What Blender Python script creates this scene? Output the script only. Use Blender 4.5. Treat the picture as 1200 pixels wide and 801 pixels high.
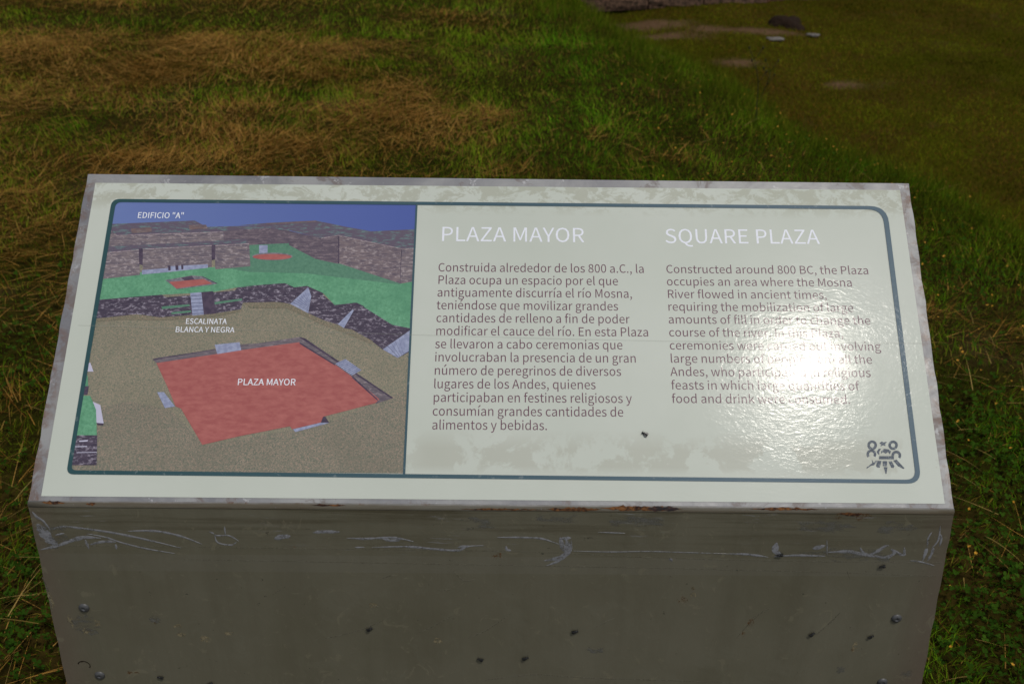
import bpy, bmesh, math, random
import numpy as np
from mathutils import Vector, Matrix
from mathutils.geometry import tessellate_polygon

random.seed(7)
rng = np.random.default_rng(11)
scene = bpy.context.scene
for o in list(bpy.data.objects):
    bpy.data.objects.remove(o)

# ---------------------------------------------------------------- camera
F = 1167.0                                  # focal length in photo pixels (36 mm wide sensor, 1200 px)
CAM = Vector((0.00913, -0.89836, 1.53392))
AX = Vector((0.999905, -0.009861, -0.009617)).normalized()      # world X seen from the camera
th = math.radians(32.0)
UPC = Vector((0, math.cos(th), math.sin(th)))
UPC = (UPC - UPC.dot(AX) * AX).normalized()                     # world Z seen from the camera
AY = UPC.cross(AX)
R = Matrix((AX, AY, UPC))                                       # camera -> world
cam = bpy.data.cameras.new('camera')
cam.sensor_width = 36.0
cam.lens = F * 36.0 / 1200.0
cam.clip_start = 0.05
cam.clip_end = 2000
cam.dof.use_dof = True
cam.dof.focus_distance = 1.33
cam.dof.aperture_fstop = 9.0
cam_ob = bpy.data.objects.new('camera', cam)
cam_ob.matrix_world = Matrix.Translation(CAM) @ R.to_4x4()
scene.collection.objects.link(cam_ob)
scene.camera = cam_ob

# ---------------------------------------------------------------- light
SUN_EL, SUN_AZ = math.radians(64.8), math.radians(137.3)        # azimuth clockwise from +Y
world = bpy.data.worlds.new('World')
scene.world = world
world.use_nodes = True
wn = world.node_tree
sky = wn.nodes.new('ShaderNodeTexSky')
sky.sky_type = 'NISHITA'
sky.sun_disc = False
sky.sun_elevation = SUN_EL
sky.sun_rotation = SUN_AZ
sky.altitude = 3000
sky.air_density = 1.0
sky.dust_density = 4.0
sky.ozone_density = 0.6
hs = wn.nodes.new('ShaderNodeHueSaturation')            # thin bright cloud takes most of the blue out of the sky
hs.inputs['Saturation'].default_value = 0.35
wn.links.new(sky.outputs[0], hs.inputs['Color'])
wn.links.new(hs.outputs[0], wn.nodes['Background'].inputs[0])
wn.nodes['Background'].inputs[1].default_value = 0.10
sun = bpy.data.lights.new('sun', 'SUN')
sun.energy = 1.5
sun.angle = math.radians(4.0)
sun.color = (1.0, 0.95, 0.86)
sun_ob = bpy.data.objects.new('sun', sun)
sd = Vector((math.sin(SUN_AZ) * math.cos(SUN_EL), math.cos(SUN_AZ) * math.cos(SUN_EL), math.sin(SUN_EL)))
sun_ob.rotation_euler = sd.to_track_quat('Z', 'Y').to_euler()
sun_ob.location = sd * 20
scene.collection.objects.link(sun_ob)
scene.view_settings.view_transform = 'Standard'
scene.view_settings.look = 'None'
scene.view_settings.exposure = 0.2
scene.view_settings.gamma = 1.0
scene.render.engine = 'CYCLES'
scene.cycles.use_denoising = True
scene.cycles.max_bounces = 6

# ---------------------------------------------------------------- helpers
C = scene.collection
def obj(name, verts, faces, mat=None, parent=None, smooth=False):
    me = bpy.data.meshes.new(name)
    me.from_pydata([tuple(v) for v in verts], [], faces)
    me.update()
    if mat: me.materials.append(mat)
    if smooth:
        me.polygons.foreach_set('use_smooth', [True] * len(me.polygons))
    o = bpy.data.objects.new(name, me)
    C.objects.link(o)
    if parent: o.parent = parent
    return o
def bmobj(name, bm, mat=None, parent=None, smooth=False):
    me = bpy.data.meshes.new(name)
    bm.to_mesh(me); bm.free()
    if mat: me.materials.append(mat)
    if smooth:
        me.polygons.foreach_set('use_smooth', [True] * len(me.polygons))
    o = bpy.data.objects.new(name, me)
    C.objects.link(o)
    if parent: o.parent = parent
    return o
def empty(name, loc=(0, 0, 0)):
    o = bpy.data.objects.new(name, None)
    o.location = loc
    o.empty_display_size = 0.1
    C.objects.link(o)
    return o
def tag(o, label=None, cat=None, group=None, kind=None):
    if label: o['label'] = label
    if cat: o['category'] = cat
    if group: o['group'] = group
    if kind: o['kind'] = kind
    return o
def ray(x, y):
    return R @ Vector(((x - 600) / F, -(y - 400.5) / F, -1.0))
def hit(x, y, p0, n):
    r = ray(x, y)
    return CAM + r * (n.dot(p0 - CAM) / n.dot(r))
def gp(x, y, z=0.0):                          # a measured direction turned into a place on level ground
    r = ray(x, y)
    return CAM + r * ((z - CAM.z) / r.z)

class NT:
    """small node-graph writer"""
    def __init__(s, mat):
        s.t = mat.node_tree; s.n = s.t.nodes; s.l = s.t.links
    def new(s, typ, props=None, **ins):
        nd = s.n.new(typ)
        for k, v in (props or {}).items(): setattr(nd, k, v)
        for k, v in ins.items():
            key = int(k[1:]) if k[0] == '_' and k[1:].isdigit() else k.replace('_', ' ')
            s.set(nd, key, v)
        return nd
    def set(s, nd, key, v):
        i = nd.inputs[key]
        if isinstance(v, bpy.types.NodeSocket): s.l.new(v, i)
        elif isinstance(v, bpy.types.Node): s.l.new(v.outputs[0], i)
        else: i.default_value = v
    def coord(s, scale=(1, 1, 1), rot=(0, 0, 0), loc=(0, 0, 0)):
        tc = s.n.new('ShaderNodeTexCoord')
        mp = s.n.new('ShaderNodeMapping')
        s.l.new(tc.outputs['Object'], mp.inputs[0])
        mp.inputs['Scale'].default_value = scale
        mp.inputs['Rotation'].default_value = rot
        mp.inputs['Location'].default_value = loc
        return mp.outputs[0]
    def noise(s, vec, scale, detail=3, rough=0.5, dist=0.0):
        nd = s.new('ShaderNodeTexNoise', Scale=scale, Detail=detail, Roughness=rough, Distortion=dist)
        s.l.new(vec, nd.inputs['Vector'])
        return nd.outputs[0]
    def ramp(s, fac, a, b, ca=(0, 0, 0, 1), cb=(1, 1, 1, 1)):
        nd = s.n.new('ShaderNodeValToRGB')
        nd.color_ramp.elements[0].position = a; nd.color_ramp.elements[0].color = ca
        nd.color_ramp.elements[1].position = b; nd.color_ramp.elements[1].color = cb
        s.l.new(fac, nd.inputs[0])
        return nd.outputs[0]
    def mix(s, fac, a, b, mode='MIX'):
        nd = s.n.new('ShaderNodeMix'); nd.data_type = 'RGBA'; nd.blend_type = mode
        s.set(nd, 0, fac)
        for k, v in ((6, a), (7, b)):
            if isinstance(v, tuple): nd.inputs[k].default_value = v if len(v) == 4 else v + (1,)
            else: s.l.new(v, nd.inputs[k])
        return nd.outputs[2]
    def math(s, op, a, b=0.0):
        nd = s.n.new('ShaderNodeMath'); nd.operation = op
        s.set(nd, 0, a); s.set(nd, 1, b)
        return nd.outputs[0]
    def sep(s, vec):
        nd = s.n.new('ShaderNodeSeparateXYZ'); s.l.new(vec, nd.inputs[0]); return nd.outputs
def material(name, rough=0.6, spec=0.5):
    m = bpy.data.materials.new(name); m.use_nodes = True
    b = m.node_tree.nodes['Principled BSDF']
    b.inputs['Roughness'].default_value = rough
    b.inputs['Specular IOR Level'].default_value = spec
    return m, NT(m), b
def srgb(r, g, b):
    f = lambda c: (c / 255 / 12.92) if c / 255 <= 0.04045 else ((c / 255 + 0.055) / 1.055) ** 2.4
    return (f(r), f(g), f(b), 1.0)

# ---------------------------------------------------------------- ground shape
# the bank edge: measured along the lip of the upper lawn
LIP = [(600, -60), (655, -5), (700, 25), (760, 62), (830, 100), (900, 140), (985, 185), (1070, 228), (1200, 290), (1500, 420)]
LIPG = [gp(*p) for p in LIP]
LX = np.array([p.x for p in LIPG]); LY = np.array([p.y for p in LIPG])
def lip_dist(x, y):
    """signed distance beyond the lip (positive over the lower lawn)"""
    best = np.full(x.shape, 1e9); sgn = np.ones(x.shape)
    for i in range(len(LX) - 1):
        ax, ay, bx, by = LX[i], LY[i], LX[i + 1], LY[i + 1]
        dx, dy = bx - ax, by - ay
        L2 = dx * dx + dy * dy
        t = (x - ax) * dx + (y - ay) * dy
        t = np.clip(t / L2, -20 if i == 0 else 0, 20 if i == len(LX) - 2 else 1)
        px, py = ax + t * dx, ay + t * dy
        d = np.hypot(x - px, y - py)
        s = np.sign((y - ay) * dx - (x - ax) * dy)
        m = d < best
        best = np.where(m, d, best); sgn = np.where(m, s, sgn)
    return best * sgn
_k = rng.uniform(0, 6.28, 24)
def wob(x, y):
    z = 0
    for i in range(8):
        a = _k[i]; fr = 0.9 * 1.55 ** i
        z = z + np.sin((x * math.cos(a) + y * math.sin(a)) * fr + _k[i + 8]) * np.sin((y * math.cos(a) - x * math.sin(a)) * fr * 0.8 + _k[i + 16]) / 1.5 ** i
    return z
DROP = 0.55
def ground_z(x, y):
    x = np.asarray(x, float); y = np.asarray(y, float)
    d = lip_dist(x, y) + 0.06 * wob(x * 3, y * 3)
    t = np.clip(d / 0.8, 0, 1)
    t = t * t * (3 - 2 * t)
    return -DROP * t + 0.016 * t * wob(x * 3.2 + 1, y * 3.2) + 0.012 * wob(x, y) * np.clip(np.hypot(x, y) / 0.8, 0, 1)
axis = np.concatenate([-np.geomspace(9, 400, 26)[::-1], np.arange(-8.9, 9.0, 0.07), np.geomspace(9.05, 400, 26)])
ayis = np.concatenate([-np.geomspace(2, 400, 24)[::-1], np.arange(-1.95, 15.0, 0.07), np.geomspace(15.1, 400, 26)])
GX, GY = np.meshgrid(axis, ayis)
GZ = ground_z(GX.ravel(), GY.ravel())
nx, ny = len(axis), len(ayis)
gv = np.stack([GX.ravel(), GY.ravel(), GZ], 1)
ii = np.arange(nx * ny).reshape(ny, nx)
gf = np.stack([ii[:-1, :-1], ii[:-1, 1:], ii[1:, 1:], ii[1:, :-1]], -1).reshape(-1, 4)
gme = bpy.data.meshes.new('ground')
gme.vertices.add(len(gv)); gme.vertices.foreach_set('co', gv.ravel())
gme.loops.add(gf.size); gme.loops.foreach_set('vertex_index', gf.ravel())
gme.polygons.add(len(gf)); gme.polygons.foreach_set('loop_start', np.arange(len(gf)) * 4)
gme.update(calc_edges=True)
gme.polygons.foreach_set('use_smooth', np.ones(len(gf), bool))
ground = bpy.data.objects.new('ground', gme); C.objects.link(ground)
tag(ground, kind='structure')

# patches of colour and growth, each an ellipse on the ground: (photo x, y, half width, half height) -> metres
def blob(px, py, rx, ry, z=0.0):
    c = gp(px, py, z)
    return (c.x, c.y, abs(gp(px + rx, py, z).x - c.x), abs(gp(px, py - ry, z).y - gp(px, py + ry, z).y) / 2)
def field(x, y, blobs):
    v = np.zeros(x.shape)
    n1 = 0.35 * wob(x * 2.3 + 5, y * 2.3) ; n2 = 0.35 * wob(x * 2.3, y * 2.3 + 9)
    for (cx, cy, rx, ry) in blobs:
        q = ((x - cx) / rx + n1) ** 2 + ((y - cy) / ry + n2) ** 2
        v = np.maximum(v, np.exp(-q * 1.1))
    return v
STRAW = [blob(*b) for b in [(30, 80, 120, 32), (150, 85, 150, 26), (310, 80, 60, 14), (230, 60, 60, 12), (190, 192, 150, 18), (260, 160, 60, 12), (340, 175, 90, 20), (450, 150, 90, 22), (440, 165, 70, 14), (300, 135, 40, 8),
         (470, 120, 60, 16), (420, 70, 90, 10), (520, 25, 60, 8), (60, 8, 90, 7), (300, 4, 90, 5), (380, 95, 60, 8), (20, 240, 60, 26), (40, 275, 50, 12), (1112, 376, 24, 8), (1190, 400, 26, 9),
         (15, 310, 36, 12), (770, 183, 34, 7), (560, 140, 40, 12), (590, 200, 50, 6), (700, 160, 26, 6), (10, 470, 40, 16), (40, 560, 26, 14)]]
GREEN = [blob(*b) for b in [(120, 28, 110, 11), (60, 140, 120, 14), (240, 112, 90, 9), (380, 25, 100, 10), (430, 48, 60, 8), (330, 145, 40, 8), (660, 60, 120, 45), (620, 150, 110, 40), (480, 8, 90, 6), (370, 120, 50, 7)]]
CLOVER = [blob(*b) for b in [(30, 700, 90, 150), (1150, 700, 90, 130), (20, 400, 60, 50), (1160, 520, 70, 60), (1150, 330, 60, 30), (1000, 180, 90, 30)]]
SOIL = [blob(*b, -DROP) for b in [(790, 44, 50, 6), (745, 28, 60, 7), (870, 36, 50, 5), (985, 100, 40, 5), (875, 78, 26, 4)]]

# ---------------------------------------------------------------- ground material
m_ground, t, b = material('soil_and_thatch', 0.95, 0.0)
vec = t.coord()
n1 = t.noise(vec, 1.1, 5, 0.6); n2 = t.noise(vec, 28, 5, 0.7); n3 = t.noise(vec, 110, 3, 0.6)
col = t.mix(t.ramp(n1, 0.4, 0.6), (0.030, 0.034, 0.004), (0.060, 0.040, 0.010))
col = t.mix(t.ramp(n2, 0.35, 0.7), (0.014, 0.011, 0.003), col)
at = t.new('ShaderNodeAttribute', {'attribute_name': 'soil'})
soilc = t.mix(t.ramp(n2, 0.3, 0.7), (0.085, 0.048, 0.028), (0.16, 0.095, 0.058))
col = t.mix(at.outputs['Fac'], col, soilc)
lo = t.new('ShaderNodeAttribute', {'attribute_name': 'lower'})
lc = t.mix(t.ramp(t.noise(vec, 2.2, 6, 0.65), 0.38, 0.62), (0.055, 0.056, 0.004), (0.058, 0.036, 0.008))
lc = t.mix(t.ramp(n2, 0.3, 0.6), (0.035, 0.030, 0.003), lc)
col2 = t.mix(lo.outputs['Fac'], col, t.mix(at.outputs['Fac'], lc, soilc))
t.l.new(col2, b.inputs['Base Color'])
bp = t.new('ShaderNodeBump', Strength=0.8, Distance=0.015); t.l.new(n2, bp.inputs['Height']); t.l.new(bp.outputs[0], b.inputs['Normal'])
gme.materials.append(m_ground)
sa = gme.attributes.new('soil', 'FLOAT', 'POINT')
sv = np.clip(field(gv[:, 0], gv[:, 1], SOIL) * 1.5 - 0.3 + 0.25 * wob(gv[:, 0] * 6, gv[:, 1] * 6), 0, 0.85); sa.data.foreach_set('value', sv)
la = gme.attributes.new('lower', 'FLOAT', 'POINT')
la.data.foreach_set('value', np.clip((lip_dist(gv[:, 0], gv[:, 1]) - 0.2) / 0.8, 0, 1))

# ---------------------------------------------------------------- grass blades
def blade_mesh(name, X, Y, Z, H, W, az, lean, curl, col, mat, segs=2, side=None):
    """each blade: a bent tapering ribbon; arrays of length n; col (n,3)"""
    n = len(X)
    dx, dy = np.cos(az), np.sin(az)
    fa = rng.uniform(0, np.pi, n) if side is None else side
    wx, wy = np.cos(fa), np.sin(fa)
    verts = np.zeros((n, 2 * segs + 1, 3), np.float32)
    ang = lean.copy(); px, py, pz = X.copy(), Y.copy(), Z.copy()
    for s in range(segs + 1):
        w = W * (1 - (s / segs) ** 1.6) * 0.5
        if s < segs:
            for k, sg in ((0, -1), (1, 1)):
                verts[:, 2 * s + k, 0] = px + sg * wx * w; verts[:, 2 * s + k, 1] = py + sg * wy * w; verts[:, 2 * s + k, 2] = pz
        else:
            verts[:, 2 * segs, 0] = px; verts[:, 2 * segs, 1] = py; verts[:, 2 * segs, 2] = pz
        st = H / segs
        px = px + np.sin(ang) * dx * st; py = py + np.sin(ang) * dy * st; pz = pz + np.cos(ang) * st
        ang = ang + curl / segs
    nv = 2 * segs + 1
    base = (np.arange(n) * nv)[:, None]
    loops = []; starts = []; tot = 0
    quad = []
    for s in range(segs - 1):
        quad += [2 * s, 2 * s + 1, 2 * s + 3, 2 * s + 2]
    tri = [2 * segs - 2, 2 * segs - 1, 2 * segs]
    pat = np.array(quad + tri)
    lv = (base + pat[None, :]).ravel()
    plen = len(pat)
    st1 = [4 * s for s in range(segs - 1)] + [4 * (segs - 1)]
    ls = ((np.arange(n) * plen)[:, None] + np.array(st1)[None, :]).ravel()
    me = bpy.data.meshes.new(name)
    me.vertices.add(n * nv); me.vertices.foreach_set('co', verts.ravel())
    me.loops.add(len(lv)); me.loops.foreach_set('vertex_index', lv.astype(np.int32))
    me.polygons.add(len(ls)); me.polygons.foreach_set('loop_start', ls.astype(np.int32))
    me.update(calc_edges=True)
    ca = me.color_attributes.new('tint', 'FLOAT_COLOR', 'POINT')
    cc = np.ones((n, nv, 4), np.float32); cc[:, :, :3] = col[:, None, :]
    ca.data.foreach_set('color', cc.ravel())
    me.materials.append(mat)
    o = bpy.data.objects.new(name, me); C.objects.link(o)
    return o
def plant_mat(name, rough=0.55, trans=0.25):
    m, t, b = material(name, rough, 0.0)
    at = t.new('ShaderNodeAttribute', {'attribute_name': 'tint'})
    t.l.new(at.outputs['Color'], b.inputs['Base Color'])
    tr = t.n.new('ShaderNodeBsdfTranslucent'); t.l.new(at.outputs['Color'], tr.inputs[0])
    mx = t.n.new('ShaderNodeMixShader'); mx.inputs[0].default_value = trans
    t.l.new(b.outputs[0], mx.inputs[1]); t.l.new(tr.outputs[0], mx.inputs[2])
    t.l.new(mx.outputs[0], t.n['Material Output'].inputs[0])
    return m
M_LEAF = plant_mat('leaf_blade'); M_STRAW = plant_mat('dry_straw', 0.7, 0.12)

def sample_view(n, x0, x1, y0, y1):
    """random places over the upper lawn, denser near the path side so that near grass is fine"""
    return rng.uniform(x0, x1, n), rng.uniform(y0, y1, n)
def frustum_keep(x, y, z, margin=0.25):
    """keep what the place around this view needs (a generous wedge of ground)"""
    d = y + 1.6
    return (np.abs(x) < 0.58 * d + 1.3)
def scatter(dens_list):
    xs, ys = [], []
    for (y0, y1, dens) in dens_list:
        hw = 0.6 * (y1 + 1.6) + 1.3
        n = int(dens * (y1 - y0) * 2 * hw)
        xs.append(rng.uniform(-hw, hw, n)); ys.append(rng.uniform(y0, y1, n))
    x = np.concatenate(xs); y = np.concatenate(ys)
    k = frustum_keep(x, y, None)
    under = (np.abs(x) < 0.5) & (y > 0.02) & (y < 0.32)
    k &= ~under & (y > -0.7)
    return x[k], y[k]
def colvar(n, a, b, amt=0.25):
    f = rng.uniform(0, 1, n)[:, None]
    c = np.array(a)[None] * (1 - f) + np.array(b)[None] * f
    return c * rng.uniform(1 - amt, 1 + amt, n)[:, None]

# upper lawn: green blades
x, y = scatter([(-0.7, 1.2, 17000), (1.2, 2.8, 12000), (2.8, 4.8, 8500), (4.8, 8.8, 4200)])
d = lip_dist(x, y)
st = field(x, y, STRAW); gr = field(x, y, GREEN); cl = field(x, y, CLOVER)
left = np.clip((0.55 - x) / 1.6, 0, 1)
p_green = np.clip(0.9 - 0.20 * left - 0.50 * st + 0.4 * gr + 0.25 * cl, 0.14, 1)
p_green = np.where(d > 0.35, 0, p_green)
patch = wob(x * 1.7 + 3, y * 1.7)
k = rng.uniform(0, 1, len(x)) < p_green * np.clip(0.85 + 0.22 * patch, 0.35, 1)
x, y, d, st, gr, cl, patch = [a[k] for a in (x, y, d, st, gr, cl, patch)]
n = len(x)
edge = np.exp(-((d + 0.1) / 0.35) ** 2)
H = rng.uniform(0.020, 0.050, n) * (1 + 0.4 * edge + 0.12 * patch)
c = colvar(n, (0.090, 0.170, 0.006), (0.195, 0.245, 0.012), 0.35)
clump = wob(x * 9 + 1, y * 9); clump2 = wob(x * 4.3 + 7, y * 4.3)
H = H * np.clip(0.9 + 0.22 * clump, 0.45, 1.4)
c = c * (np.clip(1.0 + 0.22 * clump + 0.18 * clump2, 0.45, 1.7) * np.clip(0.72 + 0.16 * y, 0.7, 1.1))[:, None]
yel = rng.uniform(0, 1, n) < (0.16 + 0.3 * st)
c[yel] = colvar(yel.sum(), (0.26, 0.21, 0.022), (0.36, 0.25, 0.05))
rich = np.clip(gr * 0.8 + cl * 0.7 + (x > 0.2) * 0.5, 0, 1)[:, None]
c = c * (1 - rich * (~yel)[:, None]) + c * np.array([0.62, 1.0, 0.7]) * rich * (~yel)[:, None]
far = np.clip((y - 2.0) / 4, 0, 1)
grass = blade_mesh('lawn_grass', x, y, ground_z(x, y) - 0.004, H, (0.0020 + 0.0014 * far) * rng.uniform(0.6, 1.4, n), 3.0 * clump2 + rng.normal(0, 1.1, n),
                   rng.uniform(0.05, 1.0, n), rng.uniform(0.2, 1.3, n), c, M_LEAF)
tag(grass, 'short green lawn grass growing all around the sign on the upper bank', 'grass', kind='stuff')

# dry cut straw lying over the upper lawn
x, y = scatter([(-0.7, 1.2, 2400), (1.2, 2.8, 5200), (2.8, 4.8, 5200), (4.8, 8.8, 2300)])
d = lip_dist(x, y); st = field(x, y, STRAW); gr = field(x, y, GREEN); cl = field(x, y, CLOVER)
left = np.clip((0.55 - x) / 1.6, 0, 1)
st = np.clip(st * np.clip(1.0 + 0.35 * wob(x * 5 + 2, y * 6), 0.2, 1.8), 0, 1.2)
p = np.clip(0.04 + 0.27 * left + 0.85 * st ** 1.3 - 0.4 * gr - 0.25 * cl + 0.10 * left * wob(x * 4, y * 4 + 3), 0.025, 1)
p = np.where(d > 0.2, 0, p)
k = rng.uniform(0, 1, len(x)) < p
x, y, st = x[k], y[k], st[k]; n = len(x)
L = rng.uniform(0.05, 0.14, n) * (1 + 0.3 * st)
c = colvar(n, (0.30, 0.145, 0.028), (0.50, 0.285, 0.075), 0.35)
dk = rng.uniform(0, 1, n) < np.clip(0.34 + 0.22 * wob(x * 5.5, y * 5.5), 0.1, 0.75)
c[dk] = colvar(dk.sum(), (0.10, 0.045, 0.008), (0.20, 0.09, 0.018))
z = ground_z(x, y) + rng.uniform(0.004, 0.03, n) * (0.5 + st)
main = 0.5 + 1.4 * wob(x * 2.2, y * 2.2 + 4)
az = np.where(rng.uniform(0, 1, n) < 0.4, main + rng.normal(0, 0.3, n), rng.uniform(0, 6.28, n))
straw = blade_mesh('dry_straw', x, y, z, L, rng.uniform(0.0008, 0.0017, n) * (1 + 0.4 * np.clip((y - 2) / 3, 0, 1)), az, rng.uniform(1.25, 1.62, n), rng.uniform(-0.15, 0.35, n), c, M_STRAW,
                   segs=4, side=az + 1.57 + rng.uniform(-0.5, 0.5, n))
tag(straw, 'orange brown mown dry straw lying in drifts over the lawn', 'dry straw', kind='stuff')

# long pale stalks
x, y = scatter([(-0.7, 1.6, 110), (1.6, 5.0, 26)])
d = lip_dist(x, y); k = d < 0.1; x, y = x[k], y[k]; n = len(x)
stalk = blade_mesh('loose_stalks', x, y, ground_z(x, y) + rng.uniform(0.02, 0.05, n), rng.uniform(0.05, 0.16, n), rng.uniform(0.0010, 0.0021, n), rng.uniform(0, 6.28, n),
                   rng.uniform(1.15, 1.5, n), rng.uniform(0.0, 0.7, n), colvar(n, (0.22, 0.15, 0.04), (0.38, 0.26, 0.085)), M_STRAW, segs=5)
tag(stalk, 'long pale yellow stalks scattered loosely on top of the grass', 'dry stalks', kind='stuff')

# lower lawn: very short mossy turf
xs = rng.uniform(-1, 7.5, 620000); ys = rng.uniform(0.8, 11.5, 620000)
d = lip_dist(xs, ys)
near = np.clip(1.3 - ys / 16, 0.3, 1)
so = field(xs, ys, SOIL)
k = (d > 0.25) & (np.abs(xs) < 0.62 * (ys + 1.6) + 0.9) & (rng.uniform(0, 1, len(xs)) < near * (1 - np.clip(so * 1.6 - 0.4 + 0.3 * wob(xs * 6, ys * 6), 0, 0.93)))
x, y, d = xs[k], ys[k], d[k]; n = len(x)
pa = wob(x * 0.9, y * 1.1)
c = colvar(n, (0.080, 0.108, 0.004), (0.155, 0.155, 0.009), 0.4)
c *= np.clip(0.9 + 0.3 * wob(x * 2.1 + 2, y * 3.0) + 0.2 * wob(x * 7, y * 7), 0.35, 1.7)[:, None]
br = rng.uniform(0, 1, n) < np.clip(0.2 + 0.36 * pa, 0.02, 0.85)
c[br] = colvar(br.sum(), (0.13, 0.075, 0.010), (0.20, 0.115, 0.018))
turf = blade_mesh('mossy_turf', x, y, ground_z(x, y) - 0.002, rng.uniform(0.012, 0.035, n) * (1 + 1.2 * np.exp(-d / 0.7)), rng.uniform(0.003, 0.0055, n), rng.uniform(0, 6.28, n),
                  rng.uniform(0.2, 1.1, n), rng.uniform(0.1, 1.0, n), c, M_LEAF)
tag(turf, 'short olive mossy turf of the lower lawn beyond the bank', 'turf', kind='stuff')

# tall soft grass along the lip
t_ = rng.uniform(0, 1, 9000) * (len(LX) - 2) + 0.5
i0 = t_.astype(int); fr = t_ - i0
x = LX[i0] * (1 - fr) + LX[i0 + 1] * fr + rng.normal(0, 0.16, len(t_)); y = LY[i0] * (1 - fr) + LY[i0 + 1] * fr + rng.normal(0, 0.16, len(t_))
n = len(x)
c = colvar(n, (0.06, 0.105, 0.005), (0.13, 0.14, 0.011), 0.3)
tall = blade_mesh('bank_grass', x, y, ground_z(x, y) - 0.004, rng.uniform(0.04, 0.12, n), rng.uniform(0.0022, 0.004, n), rng.uniform(0, 6.28, n), rng.uniform(0.0, 0.5, n), rng.uniform(0.1, 0.9, n), c, M_LEAF, segs=3)
tag(tall, 'taller thin grass fringing the edge of the upper bank', 'grass', kind='stuff')

# clover: three leaflets on a stem
x, y = scatter([(-0.7, 1.3, 4800), (1.3, 2.6, 2000), (2.6, 4.5, 500)])
d = lip_dist(x, y); st = field(x, y, STRAW); cl = field(x, y, CLOVER)
k = (rng.uniform(0, 1, len(x)) < np.clip(0.08 + 1.2 * cl + 0.15 * (x > 0.3) - 0.5 * st, 0, 1)) & (d < 0.1)
x, y = x[k], y[k]; n = len(x)
hgt = rng.uniform(0.012, 0.05, n); zz = ground_z(x, y) + hgt
r = rng.uniform(0.0035, 0.0075, n); a0 = rng.uniform(0, 6.28, n)
tilt = rng.normal(0, 0.35, (n, 2))
leaf = np.array([(0, 0), (0.45, 0.5), (0.95, 0.48), (1.08, 0.0), (0.95, -0.48), (0.45, -0.5)])
V = np.zeros((n, 3, 6, 3), np.float32)
for q in range(3):
    a = a0 + q * 2.094
    lx = np.cos(a)[:, None] * leaf[None, :, 0] - np.sin(a)[:, None] * leaf[None, :, 1]
    ly = np.sin(a)[:, None] * leaf[None, :, 0] + np.cos(a)[:, None] * leaf[None, :, 1]
    lx = lx * r[:, None]; ly = ly * r[:, None]
    V[:, q, :, 0] = x[:, None] + lx; V[:, q, :, 1] = y[:, None] + ly
    V[:, q, :, 2] = zz[:, None] + lx * tilt[:, :1] + ly * tilt[:, 1:] + 0.25 * np.hypot(lx, ly) - 0.5 * np.abs(leaf[None, :, 1]) * r[:, None] * 0.3
me = bpy.data.meshes.new('clover')
nf = n * 3
me.vertices.add(nf * 6); me.vertices.foreach_set('co', V.ravel())
me.loops.add(nf * 6); me.loops.foreach_set('vertex_index', np.arange(nf * 6, dtype=np.int32))
me.polygons.add(nf); me.polygons.foreach_set('loop_start', (np.arange(nf) * 6).astype(np.int32)); me.update(calc_edges=True)
ca = me.color_attributes.new('tint', 'FLOAT_COLOR', 'POINT')
cc = np.ones((n, 18, 4), np.float32); cc[:, :, :3] = colvar(n, (0.022, 0.058, 0.006), (0.045, 0.095, 0.009), 0.3)[:, None, :]
ca.data.foreach_set('color', cc.ravel()); me.materials.append(M_LEAF)
clover = bpy.data.objects.new('clover', me); C.objects.link(clover)
tag(clover, 'low dark green clover leaves among the grass beside the sign', 'clover', kind='stuff')

# tiny yellow and orange flowers
x, y = scatter([(-0.7, 1.5, 160), (1.5, 4.2, 110)])
d = lip_dist(x, y)
k = (x > 0.55) & (d < 0.6) & (rng.uniform(0, 1, len(x)) < 0.35 + 0.5 * (d > -1)); x, y = x[k], y[k]; n = len(x)
V = []; Fc = []; cols = []
gz = ground_z(x, y)
for i in range(n):
    r = random.uniform(0.0028, 0.0048); z = gz[i] + random.uniform(0.035, 0.06); b0 = len(V)
    tx, ty = random.gauss(0, 0.4), random.gauss(0, 0.4)
    for q in range(10):
        a = q * math.pi / 5; rr = r * (1 if q % 2 == 0 else 0.55)
        V.append((x[i] + rr * math.cos(a), y[i] + rr * math.sin(a), z + rr * math.cos(a) * tx + rr * math.sin(a) * ty))
    V.append((x[i], y[i], z - 0.002))
    for q in range(10): Fc.append((b0 + q, b0 + (q + 1) % 10, b0 + 10))
m_fl, t, b = material('flower_petal', 0.6); b.inputs['Base Color'].default_value = (0.55, 0.28, 0.012, 1)
fl = obj('yellow_flowers', V, Fc, m_fl)
tag(fl, 'tiny yellow flowers dotted through the grass to the right of the sign', 'flowers', kind='stuff')

# ---------------------------------------------------------------- far things on the lawn
m_stone, t, b = material('reddish_sandstone', 0.9, 0.2)
vec = t.coord(); a = t.noise(vec, 3, 6, 0.65); c2 = t.noise(vec, 30, 4, 0.6)
oi = t.n.new('ShaderNodeObjectInfo')
col = t.mix(t.ramp(a, 0.35, 0.65), (0.11, 0.045, 0.025), (0.19, 0.10, 0.06))
col = t.mix(t.math('MULTIPLY', oi.outputs['Random'], 0.6), col, (0.10, 0.075, 0.055))
t.l.new(t.mix(t.ramp(c2, 0.35, 0.6), (0.03, 0.02, 0.012), col), b.inputs['Base Color'])
bp = t.new('ShaderNodeBump', Strength=0.7, Distance=0.02); t.l.new(c2, bp.inputs['Height']); t.l.new(bp.outputs[0], b.inputs['Normal'])
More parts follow.
